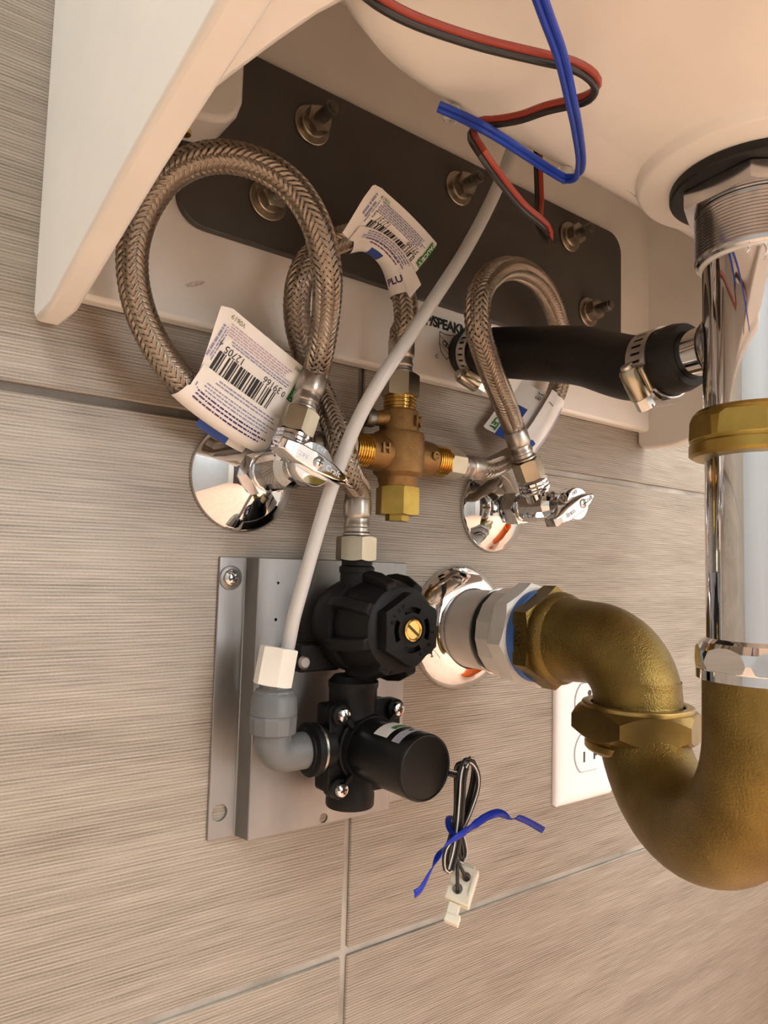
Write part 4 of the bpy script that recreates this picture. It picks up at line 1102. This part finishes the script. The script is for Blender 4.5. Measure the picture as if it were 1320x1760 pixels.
# ------------------------------------------------------------------ wires under the basin
rb = thing('red_black_wire', 'paired red and black wire hanging in a bend under the basin', 'wire', at(940, 300, .19))
rw = [at_z(615, -25, .752), at_z(650, 2, .749), at_z(705, 32, .748), at_z(820, 72, .748), at_z(935, 100, .748), at_z(985, 112, .748), at_z(1018, 132, .748), at_z(1026, 150, .748), at_z(1008, 169, .750), at_z(940, 186, .754), at_z(890, 203, .758), at_z(845, 210, .760), at_z(818, 212, .760), at_z(811, 226, .757), at_z(828, 262, .745)]
e0 = at(945, 414, .170); rw += [lerp(rw[-1], e0, .5)+V((0, 0, -.0005)), e0+V((-.001, 0, .004)), e0, e0+V((-.002, .004, .008)), at(927, 340, .160), at(925, 278, .160), at(925, 235, .155)]
P = spline(rw, 8, .003); T, N_ = path_frames(P, -FWD); 
def pair(par, P, m1, m2, r, sep, hint):
    T, N_ = path_frames(P, hint)
    B = [(T[i].cross((CAM-P[i]).normalized())).normalized() for i in range(len(P))]
    B = [b if b.dot(UPV+RGT*.6) > 0 else -b for b in B]
    sm = []
    for i in range(len(B)):
        q = V((0, 0, 0))
        for j in range(max(0, i-3), min(len(B), i+4)): q += B[j]
        sm.append((q/7 - FWD*.12).normalized())
    B = sm
    MB().tube([P[i]+B[i]*sep for i in range(len(P))], r, 10).build('strand', MATS[m1], par)
    MB().tube([P[i]-B[i]*sep for i in range(len(P))], r, 10).build('strand', MATS[m2], par)
pair(rb, P, 'wire_red', 'wire_black', .00112, .00098, -FWD)
bw = thing('blue_wire', 'paired bright blue wire fixed along the back edge of the basin', 'wire', at(880, 250, .19))
bl = [at_z(754, 183, .7650), at_z(790, 199, .7615), at_z(830, 219, .7555), at_z(870, 243, .7575), at_z(905, 266, .7615), at_z(945, 292, .7640), at_z(972, 307, .7640), at_z(989, 305, .762), at_z(998, 285, .758), at_z(993, 230, .751), at_z(980, 165, .7445), at_z(962, 90, .7415), at_z(940, 30, .742), at_z(922, -20, .743)]
pair(bw, spline(bl, 8, .003), 'wire_blue', 'wire_blue', .00105, .00092, -FWD)
for (px, py), lb in (((776, 208), 'small clear adhesive clip at the loose end of the blue wire'), ((970, 309), 'small clear adhesive clip where the blue wire bends')):
    c = at_z(px, py, .7665)
    t = thing('wire_clip', lb, 'clip', c, 'clear clips under the basin')
    MB().lathe([(.0034, .0045), (.0036, .0030), (.0034, .0012), (.0024, .0), (.0008, -.0004)][::-1], frame(c, UP), 20).build('pad', MATS['clear_clip'], t)
    MB().lathe([(.0014, -.0012), (.0012, -.0002)], frame(c, UP), 12).build('stud', MATS['steel'], t)

# ------------------------------------------------------------------ power outlet
ox0 = at(949, 1290, .0).x; oz0 = at(954, 1385, 0).z; ow, oh = .0705, .1145
ol = thing('power_outlet', 'white duplex power outlet on the wall behind the brass trap', 'outlet', (ox0+ow/2, 0, oz0))
fo_ = frame((ox0+ow/2, 0, oz0+oh/2), OUT, XX)
v = []; f = []
secs = [(ow/2, oh/2, .0002), (ow/2, oh/2, .0028), (ow/2-.0018, oh/2-.0018, .0046), (ow/2-.0055, oh/2-.0055, .0062), (ow/2-.0095, oh/2-.0095, .0066)]
mb = MB()
for a, b, h in secs:
    mb.v += [fo_ @ V((x, y, h)) for x, y in rrect(-a, a, -b, b, .0028, 4)]
n = len(mb.v)//len(secs)
for i in range(len(secs)-1):
    for k in range(n): mb.f.append((i*n+k, i*n+(k+1) % n, (i+1)*n+(k+1) % n, (i+1)*n+k))
mb.f.append(tuple((len(secs)-1)*n+k for k in range(n)))
mb.build('cover_plate', MATS['outlet_white'], ol, angle=50)
for s in (1, -1):
    cy = s*.0195
    fq = fo_ @ Matrix.Translation((0, cy, 0))
    poly = []
    for k in range(40):
        a = 2*PI*k/40; x, y = .0172*math.cos(a), .0172*math.sin(a); poly.append((x, max(-.0142, min(.0142, y))))
    MB().prism([(x*1.045, y*1.05) for x, y in poly], .0064, .00672, fq).build('socket_gap', MATS['label_grey'], ol)
    so = MB().prism(poly, .0066, .0076, fq).build('socket', MATS['outlet_white'], ol, bevel=.0007)
    for x, w_, h_, y in ((-.0063, .0011, .0040, -.003), (.0063, .0011, .0032, -.003)):
        MB().box((x-w_, y-h_, .0075), (x+w_, y+h_, .00772), fq).build('slot', MATS['slot_dark'] if s < 0 else MATS['slot_dark'], so)
    MB().box((.0063, -.0037, .0075), (.0095, -.0023, .00772), fq).build('slot', MATS['slot_dark'], so) if s < 0 else None
    MB().lathe([(.0024, .0075), (.0024, .00772)], fq @ Matrix.Translation((0, .0066, 0)), 16).build('ground_hole', MATS['slot_dark'], so)
MB().lathe([(.0030, .0064), (.0030, .0072), (.0022, .0078)], fo_, 20).build('screw', MATS['outlet_white'], ol)

# ------------------------------------------------------------------ unseen orange pail, added for orange reflections and warm bounce
bkx, bky = .86, -.36
bu = thing('bounce_bucket', 'unseen orange plastic pail, added to throw orange onto chrome and wall', 'bounce_bucket', (bkx, bky, 0))
MB().lathe([(.128, .004), (.130, 0), (.146, .345), (.153, .350), (.153, .368), (.149, .372), (.143, .368), (.127, .010)], frame((bkx, bky, 0), UP), 48).build('bounce_pail', MATS['bounce_orange'], bu)
MB().ring(.1462, .1550, .300, .312, frame((bkx, bky, 0), UP), 48).build('bounce_rib', MATS['bounce_orange'], bu)
hd_ = [V((bkx+.150*math.cos(a), bky-.05*math.sin(a)-.02, .325-.13*math.sin(a))) for a in [PI*i/16 for i in range(17)]]
MB().tube(hd_, .0022, 8).build('handle', MATS['steel'], bu)
